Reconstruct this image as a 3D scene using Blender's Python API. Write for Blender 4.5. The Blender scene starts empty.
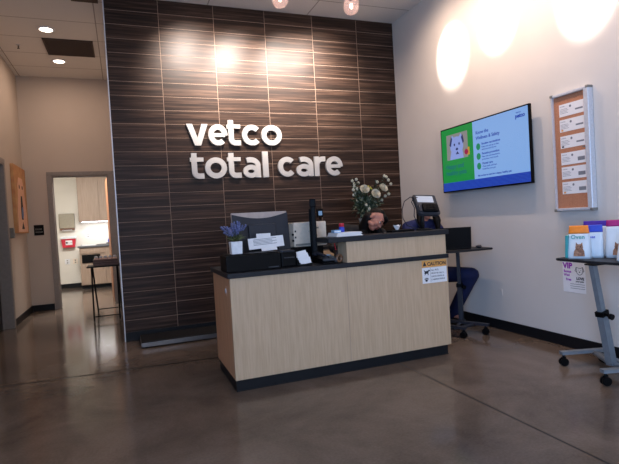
import bpy, bmesh, math, random
from mathutils import Vector, Matrix, Euler
random.seed(7)
SC = bpy.context.scene
COL = SC.collection
R = math.radians

# ------------------------------------------------------------------ camera
cam_d = bpy.data.cameras.new('camera'); cam = bpy.data.objects.new('camera', cam_d); COL.objects.link(cam)
cam_d.sensor_width = 36; cam_d.lens = 489.73 / 619 * 36; cam_d.clip_start = .05; cam_d.clip_end = 100
r_ = Vector((.93309475, -.35498405, -.05762397)); u_ = Vector((.06269222, .00278147, .99802903)); f_ = Vector((.3541241, .93486822, -.02485011))
M4 = Matrix((r_, u_, -f_)).transposed().to_4x4(); M4.translation = Vector((.10476, -5.67011, 1.20795))
cam.matrix_world = M4
SC.camera = cam
SC.view_settings.view_transform = 'Standard'; SC.view_settings.look = 'None'
SC.view_settings.exposure = 0.0; SC.view_settings.gamma = 1; SC.view_settings.use_curve_mapping = False
# ------------------------------------------------------------------ world and lights
W = bpy.data.worlds.new('world'); SC.world = W; W.use_nodes = True
bg = W.node_tree.nodes['Background']; bg.inputs[0].default_value = (.55, .72, 1, 1); bg.inputs[1].default_value = .35
TRK = (1, .90, .82); WARM = (1, .80, .66); WARM2 = (1, .74, .58); COOL = (.55, .74, 1)
def lamp(kind, loc, power, color, target=None, size=.1, size_y=None, angle=60, blend=.5, name='light', spread=None):
    d = bpy.data.lights.new(name, kind); o = bpy.data.objects.new(name, d); COL.objects.link(o)
    d.energy = power; d.color = color; o.location = loc
    if kind == 'AREA':
        d.shape = 'RECTANGLE' if size_y else 'DISK'; d.size = size
        if size_y: d.size_y = size_y
        if spread: d.spread = R(spread)
    else: d.shadow_soft_size = size
    if kind == 'SPOT': d.spot_size = R(angle); d.spot_blend = blend
    if target is not None: o.rotation_euler = (Vector(target) - Vector(loc)).to_track_quat('-Z', 'Y').to_euler()
    return o
H = 3.734; XW = 3.584; XL = -1.33; YB = 3.18; YF = -9.0
# daylight through the storefront windows behind the camera
lamp('AREA', (2.05, YF + .12, 1.5), 58, (.85, .88, 1), (2.45, 0, 1.0), 2.6, 2.5, name='window_daylight')
lamp('AREA', (-.55, YF + .12, 1.5), 9, (.85, .88, 1), (-.2, 0, 1.0), 1.0, 2.4, name='window_daylight')
lamp('AREA', (XL + .03, -7.2, 1.55), 275, (.32, .56, 1), (XW, -7.2, 1.55), 2.4, 2.5, name='side_daylight_fill')  # unseen side window light, added to brighten the right wall with blue
# recessed ceiling lights: corridor, then the main room behind the camera
DOWN_C = [(-.63, 1.11), (-.62, 2.32)]
DOWN_M = [(.3, -3.2), (2.0, -3.2), (.3, -5.6), (2.0, -5.6), (1.1, -1.7), (2.5, -1.7)]
for x, y in DOWN_C: lamp('AREA', (x, y, H - .02), 8.2, WARM2, (x, y, 0), .16, name='downlight')
for x, y in DOWN_M: lamp('AREA', (x, y, H - .02), (1.5 if y > -2 else 4.5) , WARM, (x, y, 0), .16, name='downlight')
# track heads washing the feature wall and the right wall
TRACK_F = [(.98, 2.98, 20), (1.52, 2.90, 30), (2.16, 2.95, 26), (2.52, 3.02, 15)]
TRACK_R = [(-1.2, 2.98, 26), (-1.90, 3.08, 44), (-2.86, 2.96, 44)]
for x, z, w in TRACK_F:
    lamp('SPOT', (x, -1.0, H - .2), w * 15, TRK, (x, 0, z - .05), .03, angle=67, blend=1, name='track_core_f')
    lamp('SPOT', (x, -1.0, H - .2), w * 1.5, WARM2, (x, 0, z - .6), .03, angle=125, blend=1, name='track_halo_f')
for y, z, w in TRACK_R:
    lamp('SPOT', (2.88, y, H - .2), w * 9, TRK, (XW, y, z), .03, angle=36, blend=.5, name='track_core_r')
    lamp('SPOT', (2.88, y, H - .2), w * 1.6, WARM2, (XW, y, z - .5), .03, angle=135, blend=1, name='track_halo_r')
# exam room behind the corridor
lamp('AREA', (-.6, 3.75, 2.72), 100, (1, .98, .96), (-.6, 3.75, 0), .5, .5, name='exam_light')
lamp('AREA', (-.35, 6.15, 1.43), 4.5, (.96, .96, 1), (-.35, 6.25, 0), .8, .06, name='under_cabinet_light')

# ------------------------------------------------------------------ materials
def lin(c):
    return tuple(((v / 255) / 12.92 if v / 255 <= .04045 else ((v / 255 + .055) / 1.055) ** 2.4) for v in c) + (1,)
def nn(t, typ, **kw):
    n = t.nodes.new(typ)
    for k, v in kw.items(): setattr(n, k, v)
    return n
def mat(name, rgb, rough=.5, metal=0, var=.06, scale=30, spec=.5, bump=0, coat=0, trans=0, emis=None, estr=1, alpha=1, rgb2=None, stretch=(1, 1, 1), sheen=0):
    m = bpy.data.materials.new(name); m.use_nodes = True; t = m.node_tree; b = t.nodes['Principled BSDF']
    c = lin(rgb); b.inputs['Roughness'].default_value = rough; b.inputs['Metallic'].default_value = metal
    b.inputs['Specular IOR Level'].default_value = spec; b.inputs['Coat Weight'].default_value = coat
    b.inputs['Transmission Weight'].default_value = trans; b.inputs['Alpha'].default_value = alpha
    if emis:
        b.inputs['Emission Color'].default_value = lin(emis); b.inputs['Emission Strength'].default_value = estr
    tc = nn(t, 'ShaderNodeTexCoord'); mp = nn(t, 'ShaderNodeMapping'); mp.inputs['Scale'].default_value = stretch
    t.links.new(tc.outputs['Object'], mp.inputs[0])
    no = nn(t, 'ShaderNodeTexNoise'); no.inputs['Scale'].default_value = scale; no.inputs['Detail'].default_value = 4
    t.links.new(mp.outputs[0], no.inputs['Vector'])
    cr = nn(t, 'ShaderNodeValToRGB'); t.links.new(no.outputs['Fac'], cr.inputs[0])
    c2 = lin(rgb2) if rgb2 else tuple(min(1, v * (1 + var)) for v in c[:3]) + (1,)
    c1 = c if rgb2 else tuple(v * (1 - var) for v in c[:3]) + (1,)
    cr.color_ramp.elements[0].position = .35; cr.color_ramp.elements[1].position = .65
    cr.color_ramp.elements[0].color = c1; cr.color_ramp.elements[1].color = c2
    t.links.new(cr.outputs[0], b.inputs['Base Color'])
    if bump:
        bp = nn(t, 'ShaderNodeBump'); bp.inputs['Strength'].default_value = bump; bp.inputs['Distance'].default_value = .01
        t.links.new(no.outputs['Fac'], bp.inputs['Height']); t.links.new(bp.outputs[0], b.inputs['Normal'])
    return m
def glow(name, rgb, s):
    m = bpy.data.materials.new(name); m.use_nodes = True; t = m.node_tree; b = t.nodes['Principled BSDF']
    b.inputs['Base Color'].default_value = (.01, .01, .01, 1); b.inputs['Roughness'].default_value = .25
    b.inputs['Emission Color'].default_value = lin(rgb); b.inputs['Emission Strength'].default_value = s
    return m
def mth(t, op, a, b=None, c=None):
    n = nn(t, 'ShaderNodeMath', operation=op)
    for i, v in enumerate((a, b, c)):
        if v is None: continue
        if isinstance(v, (int, float)): n.inputs[i].default_value = v
        else: t.links.new(v, n.inputs[i])
    return n.outputs[0]
def sep_obj(t):
    tc = nn(t, 'ShaderNodeTexCoord'); s = nn(t, 'ShaderNodeSeparateXYZ'); t.links.new(tc.outputs['Object'], s.inputs[0]); return tc, s
def line_mask(t, v, width):     # 1 near an integer value of v
    fr = mth(t, 'FRACT', mth(t, 'ADD', v, .5)); d = mth(t, 'ABSOLUTE', mth(t, 'SUBTRACT', fr, .5))
    return mth(t, 'LESS_THAN', d, width)
def tile_material():
    m = bpy.data.materials.new('dark_streaked_tile'); m.use_nodes = True; t = m.node_tree; b = t.nodes['Principled BSDF']
    tc, s = sep_obj(t)
    u = mth(t, 'DIVIDE', s.outputs['X'], .6096); v = mth(t, 'DIVIDE', mth(t, 'SUBTRACT', H, s.outputs['Z']), .1524)
    g = mth(t, 'MAXIMUM', line_mask(t, u, .0034), line_mask(t, v, .0125))
    cell = nn(t, 'ShaderNodeCombineXYZ'); t.links.new(mth(t, 'FLOOR', u), cell.inputs[0]); t.links.new(mth(t, 'FLOOR', v), cell.inputs[1])
    wn = nn(t, 'ShaderNodeTexWhiteNoise'); t.links.new(cell.outputs[0], wn.inputs['Vector'])
    co = nn(t, 'ShaderNodeCombineXYZ')
    t.links.new(mth(t, 'MULTIPLY', s.outputs['X'], .8), co.inputs[0])
    t.links.new(mth(t, 'MULTIPLY', wn.outputs['Value'], 50), co.inputs[1])
    t.links.new(mth(t, 'MULTIPLY', s.outputs['Z'], 26), co.inputs[2])
    no = nn(t, 'ShaderNodeTexNoise'); no.inputs['Scale'].default_value = 1.6; no.inputs['Detail'].default_value = 6; no.inputs['Roughness'].default_value = .62; no.inputs['Distortion'].default_value = .25
    t.links.new(co.outputs[0], no.inputs['Vector'])
    cr = nn(t, 'ShaderNodeValToRGB'); t.links.new(no.outputs['Fac'], cr.inputs[0])
    e = cr.color_ramp.elements; e[0].position = .33; e[0].color = lin((29, 20, 15)); e[1].position = .74; e[1].color = lin((88, 67, 54))
    k = cr.color_ramp.elements.new(.5); k.color = lin((47, 33, 26))
    mx = nn(t, 'ShaderNodeMix', data_type='RGBA'); t.links.new(g, mx.inputs[0]); t.links.new(cr.outputs[0], mx.inputs[6]); mx.inputs[7].default_value = lin((150, 128, 112))
    t.links.new(mx.outputs[2], b.inputs['Base Color'])
    ro = mth(t, 'ADD', mth(t, 'MULTIPLY', g, .4), .42); t.links.new(ro, b.inputs['Roughness']); b.inputs['Specular IOR Level'].default_value = .2
    bp = nn(t, 'ShaderNodeBump'); bp.inputs['Strength'].default_value = .5; bp.inputs['Distance'].default_value = .003
    t.links.new(mth(t, 'SUBTRACT', mth(t, 'MULTIPLY', no.outputs['Fac'], .35), g), bp.inputs['Height']); t.links.new(bp.outputs[0], b.inputs['Normal'])
    return m
def floor_material():
    m = bpy.data.materials.new('polished_concrete'); m.use_nodes = True; t = m.node_tree; b = t.nodes['Principled BSDF']
    tc, s = sep_obj(t)
    n1 = nn(t, 'ShaderNodeTexNoise'); n1.inputs['Scale'].default_value = 1.3; n1.inputs['Detail'].default_value = 7; n1.inputs['Roughness'].default_value = .65; n1.inputs['Distortion'].default_value = .6
    n2 = nn(t, 'ShaderNodeTexNoise'); n2.inputs['Scale'].default_value = 70; n2.inputs['Detail'].default_value = 3
    for n in (n1, n2): t.links.new(tc.outputs['Object'], n.inputs['Vector'])
    f = mth(t, 'ADD', mth(t, 'MULTIPLY', n1.outputs['Fac'], .8), mth(t, 'MULTIPLY', n2.outputs['Fac'], .2))
    cr = nn(t, 'ShaderNodeValToRGB'); t.links.new(f, cr.inputs[0])
    e = cr.color_ramp.elements; e[0].position = .34; e[0].color = lin((78, 66, 57)); e[1].position = .66; e[1].color = lin((114, 100, 89))
    a = mth(t, 'LESS_THAN', mth(t, 'ABSOLUTE', mth(t, 'SUBTRACT', s.outputs['X'], 2.135)), .006)
    a = mth(t, 'MULTIPLY', a, mth(t, 'LESS_THAN', s.outputs['Y'], 3.2))
    c = mth(t, 'LESS_THAN', mth(t, 'ABSOLUTE', mth(t, 'ADD', mth(t, 'ADD', s.outputs['Y'], 1.135), mth(t, 'MULTIPLY', s.outputs['X'], .07))), .016)
    d = mth(t, 'LESS_THAN', mth(t, 'ABSOLUTE', mth(t, 'ADD', s.outputs['Y'], 6.2)), .004)
    g = mth(t, 'MAXIMUM', mth(t, 'MAXIMUM', a, c), d)
    mx = nn(t, 'ShaderNodeMix', data_type='RGBA'); t.links.new(g, mx.inputs[0]); t.links.new(cr.outputs[0], mx.inputs[6]); mx.inputs[7].default_value = lin((26, 20, 18))
    t.links.new(mx.outputs[2], b.inputs['Base Color'])
    ro = mth(t, 'ADD', mth(t, 'MULTIPLY', n1.outputs['Fac'], .08), .09)
    t.links.new(mth(t, 'ADD', ro, mth(t, 'MULTIPLY', g, .4)), b.inputs['Roughness'])
    b.inputs['Specular IOR Level'].default_value = .22
    bp = nn(t, 'ShaderNodeBump'); bp.inputs['Strength'].default_value = .03; bp.inputs['Distance'].default_value = .003
    t.links.new(n1.outputs['Fac'], bp.inputs['Height']); t.links.new(bp.outputs[0], b.inputs['Normal'])
    return m
def ceiling_material():
    m = bpy.data.materials.new('ceiling_tile'); m.use_nodes = True; t = m.node_tree; b = t.nodes['Principled BSDF']
    tc, s = sep_obj(t)
    u = mth(t, 'DIVIDE', mth(t, 'ADD', s.outputs['X'], .055), 1.2192); v = mth(t, 'DIVIDE', mth(t, 'ADD', s.outputs['Y'], .41), .6096)
    g = mth(t, 'MAXIMUM', line_mask(t, u, .005), line_mask(t, v, .010))
    no = nn(t, 'ShaderNodeTexNoise'); no.inputs['Scale'].default_value = 160; t.links.new(tc.outputs['Object'], no.inputs['Vector'])
    cr = nn(t, 'ShaderNodeValToRGB'); t.links.new(no.outputs['Fac'], cr.inputs[0])
    cr.color_ramp.elements[0].color = lin((214, 208, 202)); cr.color_ramp.elements[1].color = lin((230, 226, 220))
    mx = nn(t, 'ShaderNodeMix', data_type='RGBA'); t.links.new(g, mx.inputs[0]); t.links.new(cr.outputs[0], mx.inputs[6]); mx.inputs[7].default_value = lin((158, 150, 142))
    t.links.new(mx.outputs[2], b.inputs['Base Color']); b.inputs['Roughness'].default_value = .9
    return m
def wave_screen(name, c1, c2, s):
    m = bpy.data.materials.new(name); m.use_nodes = True; t = m.node_tree; b = t.nodes['Principled BSDF']
    b.inputs['Base Color'].default_value = (.01, .01, .01, 1); b.inputs['Roughness'].default_value = .25
    tc = nn(t, 'ShaderNodeTexCoord'); w = nn(t, 'ShaderNodeTexWave', bands_direction='Z'); w.inputs['Scale'].default_value = 26; w.inputs['Distortion'].default_value = 5; w.inputs['Detail Scale'].default_value = .25
    t.links.new(tc.outputs['Object'], w.inputs['Vector'])
    cr = nn(t, 'ShaderNodeValToRGB'); t.links.new(w.outputs['Fac'], cr.inputs[0]); cr.color_ramp.elements[0].position = .7; cr.color_ramp.elements[0].color = lin(c1); cr.color_ramp.elements[1].color = lin(c2)
    t.links.new(cr.outputs[0], b.inputs['Emission Color']); b.inputs['Emission Strength'].default_value = s
    return m
M = dict(
    tan=mat('tan_wall_paint', (190, 176, 163), .75, var=.015, scale=3, bump=.02),
    wall=mat('greige_wall_paint', (206, 200, 193), .75, var=.015, scale=3, bump=.02),
    exam=mat('cream_wall_paint', (218, 213, 202), .75, var=.015, scale=3),
    tile=tile_material(), floor=floor_material(), ceil=ceiling_material(),
    base=mat('black_rubber_base', (17, 19, 23), .5, spec=.25),
    frame=mat('grey_door_frame_paint', (138, 130, 124), .5),
    alu=mat('brushed_aluminium', (206, 208, 214), .38, .25, scale=60),
    silver=mat('silver_painted_metal', (150, 156, 164), .4, .4),
    cartgrey=mat('grey_cart_metal', (122, 128, 134), .45, .3),
    maple=mat('pale_maple_laminate', (198, 169, 137), .5, rgb2=(187, 158, 126), scale=9, stretch=(9, 9, .55)),
    maple_warm_lit=mat('warm_lit_maple_laminate', (206, 156, 118), .5, rgb2=(186, 138, 102), scale=9, stretch=(9, 9, .5)),  # maple recoloured warmer and brighter, painting warm light onto the end panels
    cabinet=mat('beige_cabinet_laminate', (164, 142, 124), .5, rgb2=(150, 128, 110), scale=8, stretch=(8, 8, .5)),
    counter=mat('charcoal_laminate', (33, 34, 38), .5, var=.15, scale=180, spec=.25),
    stone=mat('speckled_grey_countertop', (70, 72, 74), .3, rgb2=(110, 110, 112), scale=140),
    black=mat('black_plastic', (6, 6, 8), .5, spec=.12), blackm=mat('black_matte_metal', (14, 13, 13), .55, spec=.25),
    dkgrey=mat('dark_grey_plastic', (42, 44, 52), .5, spec=.3), gun=mat('gunmetal_plastic', (50, 52, 58), .45, spec=.35),
    white=mat('white_plastic', (226, 226, 228), .45), paper=mat('white_paper', (228, 226, 226), .8, var=.02),
    beige=mat('beige_plastic', (228, 212, 192), .5), beiged=mat('grey_beige_plastic', (142, 136, 126), .55),  # duller grey beige for the printer end cover and tray
    grey=mat('mid_grey_plastic', (120, 118, 112), .5), signw=mat('white_acrylic_letter', (190, 188, 184), .4, var=.01),
    ink=mat('dark_ink', (36, 38, 46), .7), inkg=mat('grey_ink', (120, 122, 128), .8), purple=mat('purple_marker_ink', (150, 40, 170), .7),
    orange=mat('orange_label', (232, 130, 30), .5), amber=mat('caution_orange', (226, 160, 80), .6),
    teal=mat('teal_label', (40, 150, 150), .5), blue=mat('blue_label', (40, 70, 190), .5), violet=mat('violet_label', (70, 40, 160), .5),
    magenta=mat('magenta_label', (165, 20, 110), .5), bag=mat('white_bag_film', (214, 222, 228), .38, var=.03, scale=14, bump=.25),
    cork=mat('cork', (186, 128, 96), .9, rgb2=(168, 110, 80), scale=150, bump=.2),
    red=mat('red_plastic', (190, 24, 50), .4), cat=mat('tabby_fur_print', (176, 130, 100), .7, rgb2=(120, 82, 64), scale=60),
    scrub=mat('blue_scrub_cloth', (12, 24, 74), .85, var=.12, scale=25, bump=.3), scrubp=mat('blue_trouser_cloth', (6, 16, 58), .85, var=.15, scale=20, bump=.3),
    dcloth=mat('dark_charcoal_cloth', (18, 17, 20), .85, var=.15, scale=25, bump=.3), shoe=mat('black_shoe', (18, 18, 20), .5),
    skin=mat('skin', (178, 120, 102), .55, var=.05, scale=18), hair=mat('dark_brown_hair', (13, 9, 8), .6, spec=.2, var=.3, scale=50, stretch=(1, 1, .12), bump=.4),
    lip=mat('lip', (160, 78, 74), .45), eyew=mat('eye_white', (225, 222, 218), .3), iris=mat('dark_iris', (34, 22, 18), .25),
    rose=mat('cream_rose_petal', (208, 204, 186), .6, var=.04), bloom=mat('white_filler_blossom', (168, 172, 160), .6),
    leaf=mat('dark_green_leaf', (40, 58, 36), .55, var=.3, scale=20), leaf2=mat('grey_green_leaf', (84, 100, 84), .6, var=.25, scale=20),
    lavleaf=mat('olive_green_leaf', (96, 104, 60), .6, var=.3, scale=20), lav=mat('lavender_blossom', (98, 106, 150), .7, var=.25, scale=60), yel=mat('yellow_green_stamen', (176, 170, 70), .6),
    wood=mat('dark_brown_wood', (124, 88, 68), .5, rgb2=(98, 68, 52), scale=10, stretch=(2, 2, 10)), woodd=mat('orange_brown_door_wood', (150, 96, 60), .5, rgb2=(128, 78, 46), scale=8, stretch=(8, 8, .6)),
    ddoor=mat('dark_door_paint', (34, 24, 23), .5), peach=mat('peach_glazed_cup', (226, 190, 174), .4),
    glass=mat('clear_glass', (235, 240, 245), .02, trans=1, var=0), globe=mat('rose_tinted_globe_glass', (236, 200, 192), .12, alpha=.16, var=0), vase=mat('frosted_glass', (190, 198, 196), .25, trans=.6, var=.02),
    hot=glow('lamp_filament', (255, 225, 200), 7), disc=glow('downlight_lens', (255, 236, 214), 9), strip=glow('under_cabinet_lens', (245, 245, 255), 6),
    tvg=glow('tv_green', (14, 150, 66), .75), tvw=glow('tv_pale_blue', (140, 186, 250), .75), tvb=wave_screen('tv_blue_band', (8, 50, 176), (60, 110, 220), .75),
    tvt=glow('tv_blue_text', (30, 74, 190), .7), tvt2=glow('tv_teal_text', (10, 110, 130), .7), tvd=glow('tv_green_disc', (24, 150, 104), .7), tvp=glow('tv_photo_grey', (150, 150, 150), .7),
    tvdog=glow('tv_dog_pale', (150, 170, 240), .75), tvdk=glow('tv_dog_dark', (50, 60, 120), .6), tvo=glow('tv_orange', (210, 160, 60), .7), tvr=glow('tv_crimson', (170, 20, 80), .7),
    screen=glow('terminal_screen', (205, 212, 235), .75), bscreen=glow('small_blue_screen', (120, 160, 210), .6),
    canvas=mat('orange_painted_canvas', (196, 150, 100), .8, rgb2=(182, 126, 84), scale=9), dogpink=mat('painted_pink_beige', (224, 178, 150), .8), dogblk=mat('painted_black', (28, 24, 30), .8), dogblu=mat('painted_blue', (90, 120, 170), .8),
    scale=mat('black_ribbed_rubber', (15, 15, 17), .6), vent=mat('dark_bronze_vent', (62, 46, 38), .6), steel=mat('dull_steel', (116, 114, 114), .35, .7),
)
# ------------------------------------------------------------------ mesh helpers
class MB:
    def __init__(s): s.b = bmesh.new()
    def _tr(s, vs, mtx):
        for v in vs: v.co = mtx @ v.co
    def box(s, x0, x1, y0, y1, z0, z1, bev=0, mtx=None, seg=2):
        r = bmesh.ops.create_cube(s.b, size=1); vs = r['verts']
        for v in vs: v.co = Vector(((x0 + x1) / 2 + v.co.x * (x1 - x0), (y0 + y1) / 2 + v.co.y * (y1 - y0), (z0 + z1) / 2 + v.co.z * (z1 - z0)))
        if bev:
            es = list({e for v in vs for e in v.link_edges})
            q = bmesh.ops.bevel(s.b, geom=es, offset=bev, segments=seg, profile=.6, affect='EDGES')
            vs = list({v for f in q['faces'] for v in f.verts} | {v for v in vs if v.is_valid})
        if mtx is not None: s._tr(vs, mtx)
        return s
    def ell(s, c, r, mtx=None, sub=3):
        q = bmesh.ops.create_icosphere(s.b, subdivisions=sub, radius=1)
        m = Matrix.Translation(Vector(c)) @ (mtx.to_4x4() if mtx is not None else Matrix()) @ Matrix.Diagonal(Vector((r[0], r[1], r[2], 1)))
        s._tr(q['verts'], m)
        for f in {f for v in q['verts'] for f in v.link_faces}: f.smooth = True
        return s
    def cyl(s, a, b, r0, r1=None, seg=20, cap=True, smooth=True):
        a = Vector(a); b = Vector(b); r1 = r0 if r1 is None else r1; d = b - a
        q = bmesh.ops.create_cone(s.b, cap_ends=cap, segments=seg, radius1=r0, radius2=r1, depth=d.length)
        m = Matrix.Translation((a + b) / 2) @ d.to_track_quat('Z', 'Y').to_matrix().to_4x4(); s._tr(q['verts'], m)
        for f in {f for v in q['verts'] for f in v.link_faces}:
            if len(f.verts) == 4: f.smooth = smooth
        return s
    def cap(s, a, b, r0, r1=None, sub=2):   # tapered capsule
        r1 = r0 if r1 is None else r1
        s.ell(a, (r0,) * 3, sub=sub); s.ell(b, (r1,) * 3, sub=sub)
        if (Vector(a) - Vector(b)).length > 1e-4: s.cyl(a, b, r0, r1, 16)
        return s
    def tube(s, pts, r, seg=8, taper=None):
        pts = [Vector(p) for p in pts]; rings = []
        n = len(pts)
        for i, p in enumerate(pts):
            d = (pts[min(i + 1, n - 1)] - pts[max(i - 1, 0)]).normalized()
            a = d.cross(Vector((0, 0, 1)));
            if a.length < .05: a = d.cross(Vector((0, 1, 0)))
            a.normalize(); b = d.cross(a); rr = r if taper is None else r + (taper - r) * i / (n - 1)
            rings.append([s.b.verts.new(p + rr * (a * math.cos(2 * math.pi * k / seg) + b * math.sin(2 * math.pi * k / seg))) for k in range(seg)])
        for i in range(n - 1):
            for k in range(seg):
                f = s.b.faces.new((rings[i][k], rings[i][(k + 1) % seg], rings[i + 1][(k + 1) % seg], rings[i + 1][k])); f.smooth = True
        s.b.faces.new(rings[0][::-1]); s.b.faces.new(rings[-1]); return s
    def lathe(s, prof, c, seg=24, ax=(0, 0, 1)):
        rot = Vector(ax).to_track_quat('Z', 'Y').to_matrix(); c = Vector(c); rings = []
        for (r, z) in prof:
            rings.append([s.b.verts.new(c + rot @ Vector((r * math.cos(2 * math.pi * k / seg), r * math.sin(2 * math.pi * k / seg), z))) for k in range(seg)])
        for i in range(len(rings) - 1):
            for k in range(seg):
                f = s.b.faces.new((rings[i][k], rings[i][(k + 1) % seg], rings[i + 1][(k + 1) % seg], rings[i + 1][k])); f.smooth = True
        if prof[0] == prof[-1]: return s
        if prof[0][0] > 1e-5: s.b.faces.new(rings[0][::-1])
        if prof[-1][0] > 1e-5: s.b.faces.new(rings[-1])
        return s
    def prism(s, poly, t, mtx=None):   # polygon in local xy (CCW), extruded t along local z
        mtx = mtx or Matrix(); n = len(poly)
        a = [s.b.verts.new(mtx @ Vector((x, y, 0))) for x, y in poly]; b = [s.b.verts.new(mtx @ Vector((x, y, t))) for x, y in poly]
        s.b.faces.new(a[::-1]); s.b.faces.new(b)
        for i in range(n): s.b.faces.new((a[i], a[(i + 1) % n], b[(i + 1) % n], b[i]))
        return s
    def stroke(s, pts, w, t, mtx=None):    # flat ribbon with thickness; pts in local xy
        mtx = mtx or Matrix(); pts = [Vector(p) for p in pts]; n = len(pts); closed = (pts[0] - pts[-1]).length < 1e-6
        if closed: pts = pts[:-1]; n -= 1
        L = []
        for i, p in enumerate(pts):
            a = pts[(i - 1) % n] if (closed or i > 0) else None; b = pts[(i + 1) % n] if (closed or i < n - 1) else None
            d1 = (p - a).normalized() if a is not None else None; d2 = (b - p).normalized() if b is not None else None
            d1 = d1 if d1 is not None else d2; d2 = d2 if d2 is not None else d1
            n1 = Vector((-d1.y, d1.x)); n2 = Vector((-d2.y, d2.x)); m = (n1 + n2).normalized(); k = w / 2 / max(.4, m.dot(n1))
            L.append((p + m * k, p - m * k))
        V = [[s.b.verts.new(mtx @ Vector((q.x, q.y, z))) for q in (l, rr) for z in (0, t)] for l, rr in L]
        rng = range(n) if closed else range(n - 1)
        for i in rng:
            A = V[i]; B = V[(i + 1) % n]
            for j, k in ((0, 1), (1, 3), (3, 2), (2, 0)): s.b.faces.new((A[j], A[k], B[k], B[j]))
        if not closed:
            s.b.faces.new((V[0][0], V[0][2], V[0][3], V[0][1])); s.b.faces.new((V[-1][1], V[-1][3], V[-1][2], V[-1][0]))
        return s
    def text(s, string, size, mtx, depth=.0006, bold=0):
        c = bpy.data.curves.new('t', 'FONT'); c.body = string; c.size = size; c.extrude = depth; c.offset = bold; c.resolution_u = 3
        o = bpy.data.objects.new('t', c); COL.objects.link(o); dg = bpy.context.evaluated_depsgraph_get()
        me = bpy.data.meshes.new_from_object(o.evaluated_get(dg)); me.transform(mtx); s.b.from_mesh(me)
        bpy.data.objects.remove(o); bpy.data.curves.remove(c); bpy.data.meshes.remove(me); return s
    def move(s, mtx): s._tr(s.b.verts, mtx); return s
    def build(s, name, m, parent=None, recalc=True, **props):
        if recalc: bmesh.ops.recalc_face_normals(s.b, faces=s.b.faces)
        me = bpy.data.meshes.new(name); off = Vector((0, 0, 0)); q = parent
        while q: off += q.location; q = q.parent
        o = bpy.data.objects.new(name, me); COL.objects.link(o)
        if parent is not None: o.parent = parent
        elif props.pop('origin', True) and s.b.verts:
            vs = [v.co for v in s.b.verts]
            off = Vector(((min(v.x for v in vs) + max(v.x for v in vs)) / 2, (min(v.y for v in vs) + max(v.y for v in vs)) / 2, min(v.z for v in vs))); o.location = off
        for v in s.b.verts: v.co -= off
        s.b.to_mesh(me); s.b.free(); me.materials.append(M[m] if isinstance(m, str) else m)
        for k, v in props.items(): o[k] = v
        return o
def thing(name, label, cat, loc=(0, 0, 0), group=None, rz=0):
    o = bpy.data.objects.new(name, None); COL.objects.link(o); o.location = loc; o.empty_display_size = .05
    o['label'] = label; o['category'] = cat
    if group: o['group'] = group
    return o
def solo(mb, name, m, label, cat, group=None):
    o = mb.build(name, m); o['label'] = label; o['category'] = cat
    if group: o['group'] = group
    return o
def place(o, loc, rz=0): o.location = loc; o.rotation_euler = (0, 0, rz); return o
def struct(mb, name, m):
    o = mb.build(name, m, origin=False); o['kind'] = 'structure'; return o
def copy_tree(o, parent=None, label=None, group=None):
    c = o.copy(); COL.objects.link(c); c.parent = parent
    if label: c['label'] = label
    if group: c['group'] = group
    for ch in list(o.children): copy_tree(ch, c)
    return c
def face_mtx(o, xdir, ydir):    # local xy on a surface: origin, x axis, y axis (z is the outward normal)
    x = Vector(xdir).normalized(); y = Vector(ydir).normalized(); z = x.cross(y)
    m = Matrix((x, y, z)).transposed().to_4x4(); m.translation = Vector(o); return m
def B(*a, **k): return MB().box(*a, **k)

# ------------------------------------------------------------------ the setting
struct(B(XL - .6, XW + .12, YF - .1, 6.6, -.12, 0), 'floor', 'floor')
struct(B(XL - .4, XW + .12, YF - .1, YB + .12, H, H + .1), 'ceiling', 'ceil')
struct(B(XW, XW + .1, YF, YB, 0, H), 'wall_right', 'wall')
DY0, DY1, DZ = .84, 1.80, 2.19
struct(B(XL - .17, XL, YF, -8.5, 0, H).box(XL - .17, XL, -5.9, DY0, 0, H).box(XL - .17, XL, -8.5, -5.9, 2.9, H).box(XL - .17, XL, -8.5, -5.9, 0, .2).box(XL - .17, XL, DY1, YB, 0, H).box(XL - .17, XL, DY0, DY1, DZ, H), 'wall_left', 'tan')
BX0, BX1, BZ = -.945, -.075, 2.17
struct(B(XL - .17, BX0, YB, YB + .12, 0, H).box(BX1, 1.6, YB, YB + .12, 0, H).box(BX0, BX1, YB, YB + .12, BZ, H), 'wall_back', 'tan')
struct(B(.055, XW, 0, .022, 0, H), 'wall_feature', 'tile')
struct(B(.07, XW, .022, YB, 0, H), 'wall_partition', 'wall')
struct(B(.045, .0555, -.006, .03, 0, H).box(.045, .07, .022, .034, 0, H), 'trim_1', 'alu')
# street side behind the camera: windows
WX = [(-1.1, .0), (.7, 3.4)]
wf = B(XL, WX[0][0], YF - .1, YF, 0, H).box(WX[0][1], WX[1][0], YF - .1, YF, 0, H).box(WX[1][1], XW, YF - .1, YF, 0, H)
for a, b in WX: wf.box(a, b, YF - .1, YF, 2.9, H)
wf.box(WX[1][0], WX[1][1], YF - .1, YF, 0, .2)
struct(wf, 'wall_front', 'wall')
for i, (a, b) in enumerate(WX):
    z0 = 0 if i == 0 else .2; o = B(a, b, YF - .06, YF - .05, z0, 2.9); g = struct(o, 'window_%d' % (i + 1), 'glass')
    fr = B(a, a + .05, YF - .09, YF - .02, z0, 2.9).box(b - .05, b, YF - .09, YF - .02, z0, 2.9).box(a, b, YF - .09, YF - .02, z0, z0 + .06).box(a, b, YF - .09, YF - .02, 2.84, 2.9)
    if i: fr.box((a + b) / 2 - .03, (a + b) / 2 + .03, YF - .09, YF - .02, z0, 2.9)
    fr.build('window_frame', 'alu', g)
g = struct(B(XL - .1, XL - .09, -8.5, -5.9, .2, 2.9), 'window_3', 'glass')  # unseen glazing added to go with the side daylight fill
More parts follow.
